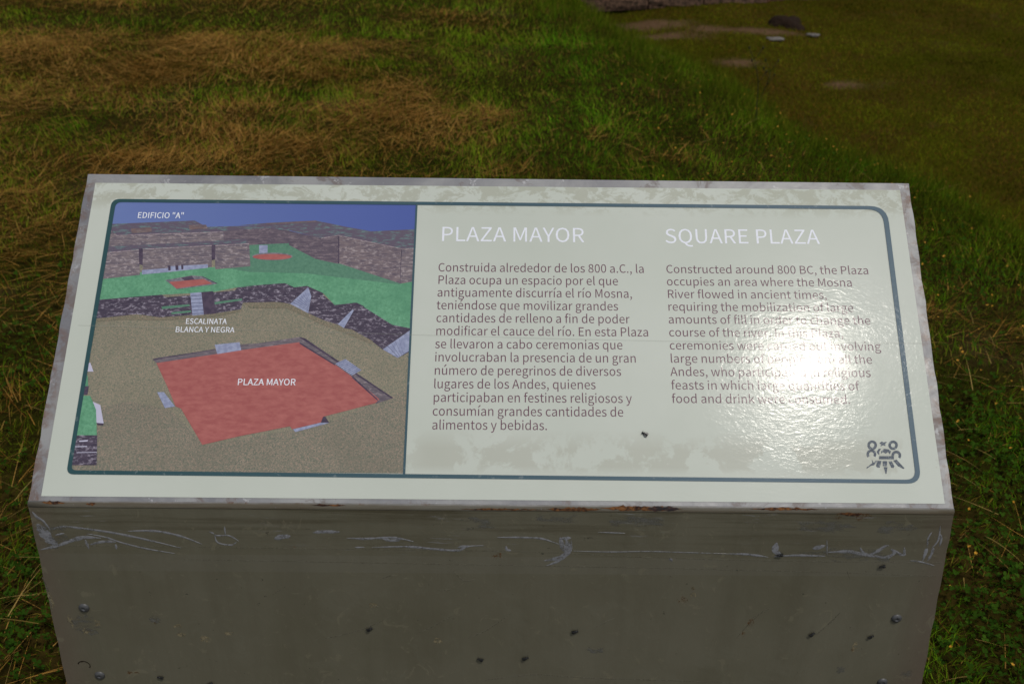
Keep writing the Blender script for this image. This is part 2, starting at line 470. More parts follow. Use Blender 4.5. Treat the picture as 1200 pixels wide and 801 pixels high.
# low wall at the far side of the lower lawn
wl = gp(640, 20, -DROP); wr = gp(985, 0, -DROP)
wd = (wr - wl); wd.z = 0; wlen = wd.length; wd.normalize(); wn_ = Vector((-wd.y, wd.x, 0))
wall = empty('stone_wall', wl); wall.rotation_euler.z = math.atan2(wd.y, wd.x)
tag(wall, 'low reddish brown wall of long stone blocks at the far edge of the lower lawn', 'wall')
def rough_block(sx, sy, sz, jag=0.012, cuts=2):
    bm = bmesh.new(); bmesh.ops.create_cube(bm, size=1)
    bmesh.ops.subdivide_edges(bm, edges=bm.edges[:], cuts=cuts, use_grid_fill=True)
    for v in bm.verts:
        v.co = Vector((v.co.x * sx, v.co.y * sy, v.co.z * sz))
        q = 0.5 + 0.5 * (abs(v.co.x) > 0.49 * sx) + 0.5 * (abs(v.co.z) > 0.49 * sz)
        v.co += Vector([random.uniform(-jag, jag) * q for _ in range(3)])
    return bm
z0 = 0.0
heights = [0.10, 0.115, 0.13, 0.12]
for row, hh in enumerate(heights):
    xx = -0.9 + (0.35 if row % 2 else 0)
    while xx < wlen + 1.2:
        ln = random.uniform(0.5, 0.95) if row else random.uniform(0.45, 0.8)
        bl = bmobj('block', rough_block(ln - 0.012, 0.34, hh - 0.008, 0.008), m_stone, wall)
        bl.location = (xx + ln / 2, 0.2 + random.uniform(-0.012, 0.012) + row * 0.02, z0 + hh / 2)
        xx += ln
    z0 += hh
bmf = bmesh.new(); bmesh.ops.create_cube(bmf, size=1, matrix=Matrix.Translation((wlen / 2, 0.24, z0 / 2 - 0.06)) @ Matrix.Diagonal((wlen + 1.6, 0.26, z0 - 0.02, 1)))
m_dark, t, b = material('packed_earth', 0.95, 0.1); vv = t.noise(t.coord(), 40, 4); t.l.new(t.mix(vv, (0.015, 0.010, 0.006), (0.04, 0.025, 0.015)), b.inputs['Base Color'])
bmobj('earth_core', bmf, m_dark, wall)

def pebble(name, px, py, sx, sy, sz, mat, zoff=0.0, jag=0.25):
    c = gp(px, py, -DROP)
    gz = float(ground_z(np.array([c.x]), np.array([c.y]))[0])
    bm = bmesh.new(); bmesh.ops.create_icosphere(bm, subdivisions=3, radius=1)
    for v in bm.verts:
        f = 1 + jag * 0.6 * (math.sin(v.co.x * 3 + px) * math.sin(v.co.y * 4 + py)) + random.uniform(-jag, jag) * 0.12
        v.co = Vector((v.co.x * sx * f, v.co.y * sy * f, v.co.z * sz * f))
    o = bmobj(name, bm, mat, None, True); o.location = (c.x, c.y, gz + zoff)
    return o
m_pale, t, b = material('pale_stone', 0.8, 0.3); vv = t.noise(t.coord(), 25, 4); t.l.new(t.mix(vv, (0.09, 0.08, 0.07), (0.22, 0.20, 0.18)), b.inputs['Base Color'])
tag(pebble('flat_stone', 909, 49, 0.070, 0.035, 0.014, m_pale, 0.02, 0.6), 'pale flat stone lying on the lower lawn below the dark dirt mound', 'stone')
tag(pebble('flat_stone', 953, 44, 0.048, 0.03, 0.011, m_pale, 0.02, 0.6), 'smaller grey flat stone lying on the lower lawn right of the dirt mound', 'stone')
m_mound, t, b = material('dug_earth', 0.95, 0.1); vv = t.noise(t.coord(), 35, 5, 0.7); t.l.new(t.mix(vv, (0.012, 0.008, 0.005), (0.05, 0.03, 0.02)), b.inputs['Base Color'])
bp = t.new('ShaderNodeBump', Strength=1.0, Distance=0.03); t.l.new(vv, bp.inputs['Height']); t.l.new(bp.outputs[0], b.inputs['Normal'])
tag(pebble('dirt_mound', 920, 27, 0.15, 0.14, 0.075, m_mound, -0.01, 0.7), 'small dark brown heap of earth on the lower lawn near the wall', 'mound')

# tall bare weeds standing at the lip of the bank
m_weed, t, b = material('dark_stem', 0.7, 0.2); b.inputs['Base Color'].default_value = (0.022, 0.020, 0.008, 1)
def tube(bm, pts, r0, r1, seg=6):
    rings = []
    for i, p in enumerate(pts):
        p = Vector(p); dirv = (Vector(pts[min(i + 1, len(pts) - 1)]) - Vector(pts[max(i - 1, 0)])).normalized()
        a = dirv.orthogonal().normalized(); bvec = dirv.cross(a)
        r = r0 + (r1 - r0) * i / max(1, len(pts) - 1)
        rings.append([bm.verts.new(p + (a * math.cos(q * 2 * math.pi / seg) + bvec * math.sin(q * 2 * math.pi / seg)) * r) for q in range(seg)])
    for A, B in zip(rings, rings[1:]):
        for q in range(seg): bm.faces.new((A[q], A[(q + 1) % seg], B[(q + 1) % seg], B[q]))
    bm.faces.new(rings[0][::-1]); bm.faces.new(rings[-1])
def weed(px, py, h, lean, label):
    g = gp(px, py); g.z = float(ground_z(np.array([g.x]), np.array([g.y]))[0])
    root = empty('weed', g)
    tag(root, label, 'weed', 'bare weeds at the bank edge')
    pts = [(lean * (k / 6) ** 2, 0.02 * math.sin(k), h * k / 6) for k in range(7)]
    bm = bmesh.new(); tube(bm, pts, 0.0022, 0.0012); bmobj('stem', bm, m_weed, root, True)
    for s, kk in ((1, 4), (-1, 5), (1, 6), (-1, 6)):
        p = pts[kk]
        bm = bmesh.new()
        e = (p[0] + s * 0.03, p[1], p[2] + 0.05)
        tube(bm, [p, (p[0] + s * 0.014, p[1], p[2] + 0.02), e], 0.0013, 0.0009)
        bmesh.ops.create_icosphere(bm, subdivisions=1, radius=0.005, matrix=Matrix.Translation(e) @ Matrix.Diagonal((0.8, 0.8, 1.6, 1)))
        bmobj('seed_head', bm, m_weed, root, True)
weed(886, 146, 0.30, -0.05, 'taller bare dark weed standing at the edge of the bank')
weed(891, 126, 0.19, 0.02, 'shorter bare dark weed just behind the taller one at the bank edge')

# ---------------------------------------------------------------- the sign: geometry planes
B0 = Vector((-0.55, 0, 0.74)); B1 = Vector((0.55, 0, 0.74))
PN = Vector((0, -0.61441, 0.78899)).normalized()            # panel normal
PU = Vector((0, PN.z, -PN.y))                               # up the slope
SL = math.radians(3.0)
FD = Vector((0, -math.sin(SL), -math.cos(SL)))              # down the front face
FN = Vector((0, -math.cos(SL), math.sin(SL)))
O = Vector((0, 0, 0.74))
def pl(x, y):                                               # measured place on the panel -> (u, v) metres along it
    p = hit(x, y, O, PN) - O
    return (p.x, p.dot(PU))
def P3(u, v, h=0.0):
    return O + Vector((u, 0, 0)) + PU * v + PN * h
def frt(x, y):
    p = hit(x, y, O, FN) - O
    return (p.x, p.dot(FD))
def F3(u, v, h=0.0):
    return O + Vector((u, 0, 0)) + FD * v + FN * h
sign = empty('information_sign', (0, 0.17, 0))
tag(sign, 'grey metal lectern sign with a bilingual printed panel about a plaza', 'sign')
def place(o):
    o.parent = sign
    o.matrix_parent_inverse = Matrix.Translation((0, -0.17, 0))
    return o

# metal materials -------------------------------------------------------
m_metal, t, b = material('worn_grey_paint', 0.42, 0.5)
vec = t.coord()
n1 = t.noise(vec, 9, 6, 0.65, 0.6); n2 = t.noise(vec, 60, 6, 0.7); n3 = t.noise(vec, 16, 5, 0.7, 1.0)
col = t.mix(t.ramp(n1, 0.4, 0.62), (0.185, 0.185, 0.20), (0.30, 0.30, 0.30))
col = t.mix(t.ramp(n3, 0.56, 0.62), col, (0.17, 0.145, 0.14))
col = t.mix(t.ramp(n2, 0.62, 0.66), col, (0.40, 0.40, 0.41))
# rust where the paint is worn on the folds: towards the two sides and near the bend
s_ = t.sep(vec)
ax_ = t.math('ABSOLUTE', s_[0])
side = t.new('ShaderNodeMapRange', {'clamp': True}, From_Min=0.525, From_Max=0.552); t.l.new(ax_, side.inputs[0])
rn = t.noise(vec, 38, 5, 0.75, 0.5)
rm = t.math('MULTIPLY', side.outputs[0], t.ramp(rn, 0.46, 0.6))
rustc = t.mix(t.noise(vec, 120, 3), (0.055, 0.018, 0.006), (0.20, 0.075, 0.022))
col = t.mix(t.math('MULTIPLY', rm, 0.75), col, rustc)
t.l.new(col, b.inputs['Base Color'])
bp = t.new('ShaderNodeBump', Strength=0.5, Distance=0.0006); t.l.new(n2, bp.inputs['Height']); t.l.new(bp.outputs[0], b.inputs['Normal'])
t.l.new(t.ramp(n3, 0.3, 0.7, (0.3,) * 3 + (1,), (0.55,) * 3 + (1,)), b.inputs['Roughness'])

m_front, t, b = material('olive_drab_paint', 0.38, 0.45)
vec = t.coord()
s_ = t.sep(vec)
n1 = t.noise(vec, 5, 5, 0.6); n2 = t.noise(vec, 70, 6, 0.75)
col = t.mix(t.ramp(n1, 0.35, 0.65), (0.130, 0.119, 0.080), (0.156, 0.144, 0.102))
runs = t.noise(t.coord((22, 22, 1.6)), 1.0, 6, 0.7, 0.4)
col = t.mix(t.math('MULTIPLY', t.ramp(runs, 0.45, 0.72), 0.35), col, (0.092, 0.082, 0.054))
blot = t.noise(t.coord(loc=(4, 2, 1)), 17, 7, 0.75, 0.8)
col = t.mix(t.math('MULTIPLY', t.ramp(blot, 0.55, 0.62), 0.22), col, (0.175, 0.165, 0.12))
# horizontal brush marks near the fold
hv = t.coord((3, 3, 90)); hb = t.noise(hv, 1.2, 6, 0.7, 0.3)
band = t.math('MULTIPLY', t.math('GREATER_THAN', s_[2], 0.6385), t.math('LESS_THAN', s_[2], 0.6655))
col = t.mix(t.math('MULTIPLY', band, 0.10), col, (0.24, 0.23, 0.20))
zm = t.new('ShaderNodeMapRange', {'clamp': True}, From_Min=0.665, From_Max=0.735); t.l.new(s_[2], zm.inputs[0])
col = t.mix(t.math('MULTIPLY', zm.outputs[0], t.ramp(hb, 0.47, 0.64)), col, (0.086, 0.074, 0.046))
hb2 = t.noise(t.coord((12, 12, 160), (0, 0, 0), (3, 0, 0)), 1.5, 6, 0.8, 0.2)
zm2 = t.new('ShaderNodeMapRange', {'clamp': True}, From_Min=0.66, From_Max=0.70); t.l.new(s_[2], zm2.inputs[0])
msk = t.math('MULTIPLY', t.ramp(hb2, 0.58, 0.64), t.math('MULTIPLY', zm2.outputs[0], t.ramp(t.noise(vec, 7, 2), 0.48, 0.58)))
col = t.mix(t.math('MULTIPLY', msk, 0.8), col, (0.26, 0.26, 0.265))
# side edges browner
ax_ = t.math('ABSOLUTE', s_[0])
side = t.new('ShaderNodeMapRange', {'clamp': True}, From_Min=0.515, From_Max=0.575); t.l.new(ax_, side.inputs[0])
col = t.mix(t.math('MULTIPLY', side.outputs[0], 0.75), col, (0.135, 0.098, 0.074))
# chips: pale and rust flecks
chip = t.noise(t.coord((1, 1, 1), (0, 0.5, 0)), 34, 5, 0.72, 1.2)
col = t.mix(t.math('MULTIPLY', t.ramp(chip, 0.61, 0.635), 0.5), col, (0.20, 0.18, 0.12))
rf = t.noise(vec, 24, 6, 0.8, 0.4)
col = t.mix(t.ramp(rf, 0.70, 0.72), col, (0.14, 0.055, 0.018))
df = t.noise(vec, 90, 3, 0.7)
col = t.mix(t.math('MULTIPLY', t.ramp(df, 0.70, 0.73), 0.7), col, (0.03, 0.026, 0.02))
t.l.new(col, b.inputs['Base Color'])
bb = t.math('ADD', t.math('MULTIPLY', n2, 0.25), chip)
bp = t.new('ShaderNodeBump', Strength=0.4, Distance=0.0010); t.l.new(bb, bp.inputs['Height']); t.l.new(bp.outputs[0], b.inputs['Normal'])

m_fold, t, b = material('worn_fold_paint', 0.42, 0.45)
vec = t.coord(); s_ = t.sep(vec)
hb = t.noise(t.coord((5, 40, 40)), 2.0, 6, 0.7, 0.2)
yy = t.math('ADD', s_[2], t.math('MULTIPLY', t.math('SUBTRACT', hb, 0.5), 0.004))
gf_ = t.new('ShaderNodeMapRange', {'clamp': True}, From_Min=0.7410, From_Max=0.7436); t.l.new(yy, gf_.inputs[0])
nn1 = t.noise(vec, 30, 6, 0.7, 0.5)
gray = t.mix(t.ramp(nn1, 0.4, 0.6), (0.20, 0.20, 0.205), (0.32, 0.32, 0.33))
gray = t.mix(t.ramp(t.noise(vec, 55, 5, 0.75, 0.6), 0.60, 0.66), gray, (0.15, 0.055, 0.03))
oliv = t.mix(t.ramp(t.noise(t.coord((4, 60, 60)), 1.5, 5, 0.7), 0.4, 0.6), (0.105, 0.085, 0.055), (0.135, 0.122, 0.092))
oliv = t.mix(t.ramp(t.noise(vec, 45, 5, 0.75), 0.64, 0.69), oliv, (0.26, 0.26, 0.26))
t.l.new(t.mix(gf_.outputs[0], oliv, gray), b.inputs['Base Color'])
bp = t.new('ShaderNodeBump', Strength=0.4, Distance=0.0006); t.l.new(nn1, bp.inputs['Height']); t.l.new(bp.outputs[0], b.inputs['Normal'])

# plate + bend + front -------------------------------------------------
RB = 0.010
turn = math.acos(max(-1, min(1, PU.dot(-FD))))
tl = RB * math.tan(turn / 2)
TLu, TLv = pl(103, 204); TRu, TRv = pl(1065, 215)
flx, fly_ = frt(78, 801); frx, fry = frt(1080, 801)
fh = 0.74 / math.cos(SL)                                     # front height along its slope
def left_front(v): return -0.55 + (flx + 0.55) * v / fly_
def right_front(v): return 0.55 + (frx - 0.55) * v / fry
def left_top(v): return -0.55 + (TLu + 0.55) * v / TLv
def right_top(v): return 0.55 + (TRu - 0.55) * v / TRv
# the plate: a 4 mm folded sheet
def sheet(rows, th_=0.004, cols=24):
    """rows: list of (left point, right point, normal)"""
    V = []; Fc = []
    for (a, b_, nn) in rows:
        for k in range(cols + 1): V.append(a.lerp(b_, k / cols))
    off = len(V)
    for (a, b_, nn) in rows:
        for k in range(cols + 1): V.append(a.lerp(b_, k / cols) - nn * th_)
    w = cols + 1; nr = len(rows)
    for r_ in range(nr - 1):
        for k in range(cols):
            i = r_ * w + k
            Fc.append((i, i + 1, i + w + 1, i + w)); Fc.append((off + i, off + i + w, off + i + w + 1, off + i + 1))
    for k in range(cols):
        Fc.append((k + 1, k, off + k, off + k + 1)); i = (nr - 1) * w + k; Fc.append((i, i + 1, off + i + 1, off + i))
    for r_ in range(nr - 1):
        i = r_ * w; Fc.append((i, i + w, off + i + w, off + i)); i = r_ * w + cols; Fc.append((i + w, i, off + i, off + i + w))
    return V, Fc
rows = []
TOPC = (P3(TLu, TLv), P3(TRu, TRv))
JIT = lambda k: 0.0005 * math.sin(k * 1.7) + random.uniform(-0.0004, 0.0004)
for k in range(29):
    f = 1 - k / 28
    a = P3(left_top(TLv * f), TLv * f) if k == 0 else None
    vl = tl + (TLv - tl) * f; vr = tl + (TRv - tl) * f
    jl, jr = (JIT(k), JIT(k + 5)) if 0 < k < 28 else (0, 0)
    rows.append((P3(left_top(vl) + jl, vl), P3(right_top(vr) + jr, vr), PN))
plate = obj('top_plate', *sheet(rows), m_metal); place(plate)
rows = []
cen = lambda: None
# arc between the two tangent lines; centre lies below both planes
base_c = P3(0, tl, -RB)
n_arc = 7
for k in range(n_arc + 1):
    a = k / n_arc
    nn = PN.slerp(FN, a)
    q = base_c + nn * RB
    rows.append((Vector((-0.5503 - 0.0005 * math.sin(a * 3.14), q.y, q.z)), Vector((0.5503 + 0.0005 * math.sin(a * 3.14), q.y, q.z)), nn))
fold = obj('folded_edge', *sheet(rows), m_fold, None, True); place(fold)
rows = []
for k in range(41):
    v = tl + (fh - tl) * k / 40
    jl, jr = (JIT(k), JIT(k + 3)) if k else (0, 0)
    rows.append((F3(left_front(v) + jl, v), F3(right_front(v) + jr, v), FN))
front = obj('front_panel', *sheet(rows), m_front); place(front)
# side and back panels close the body
def quad_prism(name, pts, nn, th_, mat):
    V = [Vector(p) for p in pts] + [Vector(p) - nn * th_ for p in pts]
    n_ = len(pts)
    Fc = [tuple(range(n_)), tuple(range(2 * n_ - 1, n_ - 1, -1))] + [(i, i + n_, (i + 1) % n_ + n_, (i + 1) % n_) for i in range(n_)]
    return place(obj(name, V, Fc, mat))
ins = 0.0045
topL = P3(TLu, TLv, -0.006); topR = P3(TRu, TRv, -0.006)
byL = Vector((left_front(fh) + ins, topL.y, 0.0)); byR = Vector((right_front(fh) - ins, topR.y, 0.0))
fbL = F3(left_front(fh) + ins, fh, -0.006); fbR = F3(right_front(fh) - ins, fh, -0.006)
ftL = F3(-0.55 + ins, 0.012, -0.006); ftR = F3(0.55 - ins, 0.012, -0.006)
quad_prism('side_panel', [ftL, fbL, byL, topL + Vector((ins, 0, 0))], Vector((-1, 0, 0)), 0.003, m_front)
quad_prism('side_panel', [ftR, topR - Vector((ins, 0, 0)), byR, fbR], Vector((1, 0, 0)), 0.003, m_front)
quad_prism('back_panel', [topL + Vector((0.008, -0.001, -0.001)), byL + Vector((0.004, -0.001, 0)), byR + Vector((-0.004, -0.001, 0)), topR + Vector((-0.008, -0.001, -0.001))], Vector((0, 1, 0)), 0.003, m_front)

# ---------------------------------------------------------------- print materials: shared varnish
def varnish(t, b, strength=1.0):
    vec = t.coord()
    s_ = t.sep(vec)
    mr = t.new('ShaderNodeMapRange', {'clamp': True}, From_Min=0.06, From_Max=0.34); t.l.new(s_[0], mr.inputs[0])   # blistered film to the right
    big = t.ramp(t.noise(vec, 6, 3, 0.6, 0.5), 0.35, 0.62)
    zr = t.new('ShaderNodeMapRange', {'clamp': True}, From_Min=0.98, From_Max=0.88, To_Min=0.22, To_Max=1.0); t.l.new(s_[2], zr.inputs[0])
    m1 = t.math('ADD', t.math('MULTIPLY', t.math('MULTIPLY', mr.outputs[0], big), zr.outputs[0]), 0.04)
    cells = t.noise(t.coord((0.8, 1, 1), (0, 0, 0.4)), 300, 3, 0.55, 0.8)
    wr = t.noise(t.coord((0.45, 1, 1), (0, 0, 0.5)), 130, 2, 0.5, 1.2)
    wav = t.noise(vec, 14, 2, 0.5, 0.3)
    h = t.math('ADD', t.math('MULTIPLY', cells, 0.45), t.math('MULTIPLY', wr, 0.9))
    h = t.math('ADD', t.math('MULTIPLY', h, m1), t.math('MULTIPLY', wav, 0.7))
    bp = t.new('ShaderNodeBump', Strength=1.0, Distance=0.00024 * strength); t.l.new(h, bp.inputs['Height'])
    t.l.new(bp.outputs[0], b.inputs['Coat Normal'])
    b.inputs['Coat Weight'].default_value = 0.092
    b.inputs['Coat Roughness'].default_value = 0.11
    b.inputs['Coat IOR'].default_value = 1.5
    b.inputs['Roughness'].default_value = 0.36
    b.inputs['Specular IOR Level'].default_value = 0.08
    bp2 = t.new('ShaderNodeBump', Strength=0.6, Distance=0.00018 * strength); t.l.new(h, bp2.inputs['Height'])
    t.l.new(bp2.outputs[0], b.inputs['Normal'])
    return vec, s_
def print_mat(name, fn):
    m, t, b = material(name)
    vec, s_ = varnish(t, b)
    c = fn(t, vec, s_)
    if isinstance(c, tuple): b.inputs['Base Color'].default_value = c if len(c) == 4 else c + (1,)
    else: t.l.new(c, b.inputs['Base Color'])
    return m
LEVEL = [0.0006]
def flat(name, polys, mat, parent, h=None, clip=None, pxl=True, closed=True, thick=None):
    """thin printed shapes on the panel; polys in measured places; earcut through tessellate_polygon"""
    if h is None:
        LEVEL[0] += 0.000006; h = LEVEL[0]
    V = []; Fc = []
    for pg in polys:
        q = [pl(*p) for p in pg] if pxl else list(pg)
        if clip: q = clip_poly(q, clip)
        if len(q) < 3: continue
        b0 = len(V)
        V += [P3(u, v, h) for u, v in q]
        for tri in tessellate_polygon([[Vector((u, v, 0)) for u, v in q]]):
            a_, b_, c_ = [q[i] for i in tri]
            ccw = (b_[0] - a_[0]) * (c_[1] - a_[1]) - (b_[1] - a_[1]) * (c_[0] - a_[0]) > 0
            Fc.append(tuple(b0 + i for i in (tri if ccw else tri[::-1])))
    o = obj(name, V, Fc, mat)
    if parent is sign: place(o)
    else: o.parent = parent
    return o
def clip_poly(q, quad):
    """Sutherland-Hodgman against a convex counter-clockwise quad"""
    out = q
    for i in range(len(quad)):
        a, b_ = quad[i], quad[(i + 1) % len(quad)]
        inp, out = out, []
        def side(p): return (b_[0] - a[0]) * (p[1] - a[1]) - (b_[1] - a[1]) * (p[0] - a[0])
        for j in range(len(inp)):
            p, r = inp[j], inp[(j + 1) % len(inp)]
            sp, sr = side(p), side(r)
            if sp >= 0: out.append(p)
            if (sp >= 0) != (sr >= 0):
                f = sp / (sp - sr); out.append((p[0] + (r[0] - p[0]) * f, p[1] + (r[1] - p[1]) * f))
        if not out: break
    return out

# paper sheet -----------------------------------------------------------
def sheet_col(t, vec, s_):
    # object z of the panel runs up the slope: bands of old glue near the top and damp stains near the bottom
    n1 = t.noise(vec, 4, 4, 0.6); n2 = t.noise(t.coord((1, 1.3, 1.3)), 40, 6, 0.72, 0.5); n3 = t.noise(vec, 15, 6, 0.68, 0.3)
    c = t.mix(t.ramp(n1, 0.35, 0.65), (0.53, 0.565, 0.50), (0.57, 0.60, 0.54))
    top = t.new('ShaderNodeMapRange', {'clamp': True}, From_Min=0.978, From_Max=0.990); t.l.new(s_[2], top.inputs[0])
    stain = t.math('MULTIPLY', top.outputs[0], t.ramp(n2, 0.47, 0.54))
    c = t.mix(t.math('MULTIPLY', stain, 0.42), c, (0.30, 0.29, 0.20))
    lowa = t.new('ShaderNodeMapRange', {'clamp': True}, From_Min=0.765, From_Max=0.772); t.l.new(s_[2], lowa.inputs[0])
    lowb = t.new('ShaderNodeMapRange', {'clamp': True}, From_Min=0.80, From_Max=0.785); t.l.new(s_[2], lowb.inputs[0])
    xm = t.new('ShaderNodeMapRange', {'clamp': True}, From_Min=-0.14, From_Max=-0.08); t.l.new(s_[0], xm.inputs[0])
    st2 = t.math('MULTIPLY', t.math('MULTIPLY', lowa.outputs[0], lowb.outputs[0]), t.math('MULTIPLY', xm.outputs[0], t.ramp(n3, 0.48, 0.53)))
    c = t.mix(t.math('MULTIPLY', st2, 0.4), c, (0.38, 0.37, 0.30))
    return c
M_SHEET = print_mat('printed_sheet', sheet_col)
q = [pl(112, 214.5), pl(1054.5, 223), pl(1107, 590), pl(48.5, 581)]
def lerp2(a, b_, f): return (a[0] + (b_[0] - a[0]) * f, a[1] + (b_[1] - a[1]) * f)
rows = []
for k in range(5):
    f = k / 4
    l_, r_ = lerp2(q[0], q[3], f), lerp2(q[1], q[2], f)
    rows.append((P3(*l_, 0.0006), P3(*r_, 0.0006), PN))
paper = obj('printed_sheet', *sheet(rows, 0.0005), M_SHEET); place(paper)
paper['label'] = 'pale grey green printed sheet under glossy wrinkled film'

# frame line ------------------------------------------------------------
def teal(t, vec, s_):
    mr = t.new('ShaderNodeMapRange', {'clamp': True}, From_Min=-0.5, From_Max=0.3); t.l.new(s_[0], mr.inputs[0])
    w = t.ramp(t.noise(vec, 90, 4, 0.7), 0.62, 0.68)
    c = t.mix(mr.outputs[0], (0.035, 0.085, 0.095), (0.085, 0.135, 0.175))
    return t.mix(t.math('MULTIPLY', w, 0.35), c, (0.3, 0.34, 0.34))
M_TEAL = print_mat('teal_ink', teal)
def rounded(quad, rad, seg=6):
    """quad in (u,v) with a rounding radius per corner"""
    out = []
    for i in range(4):
        p0, p, p1 = Vector(quad[i - 1]), Vector(quad[i]), Vector(quad[(i + 1) % 4])
        a = (p0 - p).normalized(); b_ = (p1 - p).normalized(); r = rad[i]
        for k in range(seg + 1):
            f = k / seg
            s0 = p + a * r; s1 = p + b_ * r
            out.append(tuple(s0 * (1 - f) ** 2 + p * 2 * f * (1 - f) + s1 * f * f))
    return out
fq_o = [pl(131.5, 233.5), pl(1039, 242), pl(1079.5, 566.5), pl(78, 555.5)]
fq_i = [pl(136.2, 237.2), pl(1033.6, 245.8), pl(1073.2, 562), pl(83.8, 550.8)]
ro, ri = [0.011, 0.024, 0.017, 0.009], [0.008, 0.020, 0.013, 0.006]
A_ = rounded(fq_o, ro); B_ = rounded(fq_i, ri)
V = [P3(u, v, 0.00125) for u, v in A_ + B_]; n_ = len(A_)
Fc = [((i + 1) % n_, i, n_ + i, n_ + (i + 1) % n_) for i in range(n_)]
place(obj('frame_line', V, Fc, M_TEAL))
div = flat('divider_line', [[(487.2, 241), (489.4, 241), (475, 556.5), (472.2, 556.5)]], M_TEAL, sign, 0.00122)

# picture ---------------------------------------------------------------
CL = [pl(134, 236), pl(82, 552), pl(473.5, 554.5), pl(488, 240)]     # counter-clockwise
area = sum(CL[i][0] * CL[(i + 1) % 4][1] - CL[(i + 1) % 4][0] * CL[i][1] for i in range(4))
if area < 0: CL = CL[::-1]
CLr = rounded([pl(134.5, 236.5), pl(488, 239.8), pl(473.6, 554.2), pl(82.2, 552)], [0.008, 0.0005, 0.0005, 0.006])[::-1]
picture = empty('picture', (0, 0, 0)); picture.parent = sign; picture.matrix_parent_inverse = Matrix.Translation((0, -0.17, 0))
LEVEL[0] = 0.00062
def speck(ca, cb, sc=260, lo=0.35, hi=0.65, sx=1.0, cc=None, sc2=40):
    def fn(t, vec, s_):
        n = t.noise(t.coord((sx, 1, 1)), sc, 4, 0.75)
        c = t.mix(t.ramp(n, lo, hi), ca, cb)
        if cc:
            c = t.mix(t.math('MULTIPLY', t.ramp(t.noise(t.coord((sx, 1, 1), loc=(3, 3, 3)), sc2, 4, 0.6), 0.45, 0.65), 0.6), c, cc)
        return c
    return fn
L_ = lambda r, g, b_: tuple(min(1, c_ * 1.16 + 0.020) for c_ in srgb(r, g, b_)[:3])  # lifts the ink towards grey: reflected sky haze painted into the print colours
def speck3(c1, c2, c3, sc):
    def fn(t, vec, s_):
        a = t.noise(vec, sc, 4, 0.95); b2 = t.noise(t.coord(loc=(5, 1, 2)), sc * 1.3, 4, 0.95); d2 = t.noise(t.coord(loc=(2, 7, 2)), 14, 4, 0.6)
        c = t.mix(t.ramp(a, 0.38, 0.58), L_(*c1), L_(*c3))
        c = t.mix(t.math('MULTIPLY', t.ramp(b2, 0.47, 0.62), 0.85), c, L_(*c2))
        g = t.noise(t.coord(loc=(9, 3, 5)), 620, 2, 0.9); k_ = t.noise(t.coord(loc=(1, 8, 4)), 520, 2, 0.9)
        c = t.mix(t.math('MULTIPLY', t.ramp(g, 0.54, 0.60), 0.5), c, L_(168, 146, 130))
        c = t.mix(t.math('MULTIPLY', t.ramp(k_, 0.55, 0.61), 0.6), c, L_(70, 84, 76))
        return t.mix(t.math('MULTIPLY', t.ramp(d2, 0.42, 0.62), 0.25), c, L_(*[q_ * 0.82 for q_ in c3]))
    return fn
def masonry(dark, mid, lite, sc=420, ry=0.0):
    def fn(t, vec, s_):
        # courses of stone drawn in the illustration
        n = t.noise(t.coord((0.16, 1, 1), (0, ry, 0)), sc, 3, 0.6); n2 = t.noise(t.coord((0.5, 1, 1), (0, ry, 0), loc=(1, 2, 3)), sc * 0.6, 3, 0.7); n3 = t.noise(vec, 22, 3, 0.6)
        c = t.mix(t.ramp(n, 0.38, 0.62), dark, mid)
        c = t.mix(t.math('MULTIPLY', t.ramp(n2, 0.52, 0.66), 0.8), c, lite)
        return t.mix(t.math('MULTIPLY', t.ramp(n3, 0.4, 0.65), 0.35), c, dark)
    return fn
def skyc(t, vec, s_):
    mr = t.new('ShaderNodeMapRange', {'clamp': True}, From_Min=-0.5, From_Max=-0.12); t.l.new(s_[0], mr.inputs[0])
    c = t.mix(mr.outputs[0], L_(100, 118, 165), L_(66, 84, 148))
    return t.mix(t.math('MULTIPLY', t.noise(vec, 12, 4), 0.5), c, L_(78, 92, 158))
M_PSKY = print_mat('ink_blue', skyc)
M_ROOF = print_mat('ink_mossy_roof', lambda t, v, s_: t.mix(t.ramp(t.noise(t.coord((0.22, 1, 1)), 380, 4, 0.7), 0.52, 0.62), L_(88, 78, 94), L_(94, 118, 120)))
M_WALLA = print_mat('ink_brown_masonry', masonry(L_(88, 80, 92), L_(124, 112, 114), L_(166, 154, 156), 480))
M_WALLR = print_mat('ink_receding_masonry', masonry(L_(86, 76, 88), L_(122, 108, 110), L_(160, 148, 150), 480, -0.2))
M_WALLS = print_mat('ink_shaded_masonry', masonry(L_(78, 68, 82), L_(102, 90, 98), L_(128, 114, 120), 480))
M_COPE = print_mat('ink_pale_coping', lambda t, v, s_: t.mix(t.ramp(t.noise(v, 300, 3), 0.4, 0.6), L_(124, 110, 116), L_(160, 146, 150)))
M_BROWNP = print_mat('ink_brown_roof', masonry(L_(88, 76, 84), L_(118, 96, 92), L_(130, 118, 116), 480))
M_RIM = print_mat('ink_grey_rim', lambda t, v, s_: t.mix(t.ramp(t.noise(v, 260, 3), 0.4, 0.6), L_(96, 96, 104), L_(124, 118, 126)))
M_SHADE = print_mat('ink_shaded_ground', speck3((98, 101, 84), (140, 122, 104), (114, 107, 88), 330))
M_KERB = print_mat('ink_kerb', masonry(L_(84, 76, 86), L_(112, 102, 108), L_(138, 126, 130)))
M_WALLD = print_mat('ink_dark_masonry', masonry(L_(52, 44, 62), L_(76, 66, 82), L_(160, 152, 166), 520))
M_GRN = print_mat('ink_green', speck(L_(78, 132, 100), L_(102, 158, 124), 260, cc=L_(70, 126, 96)))
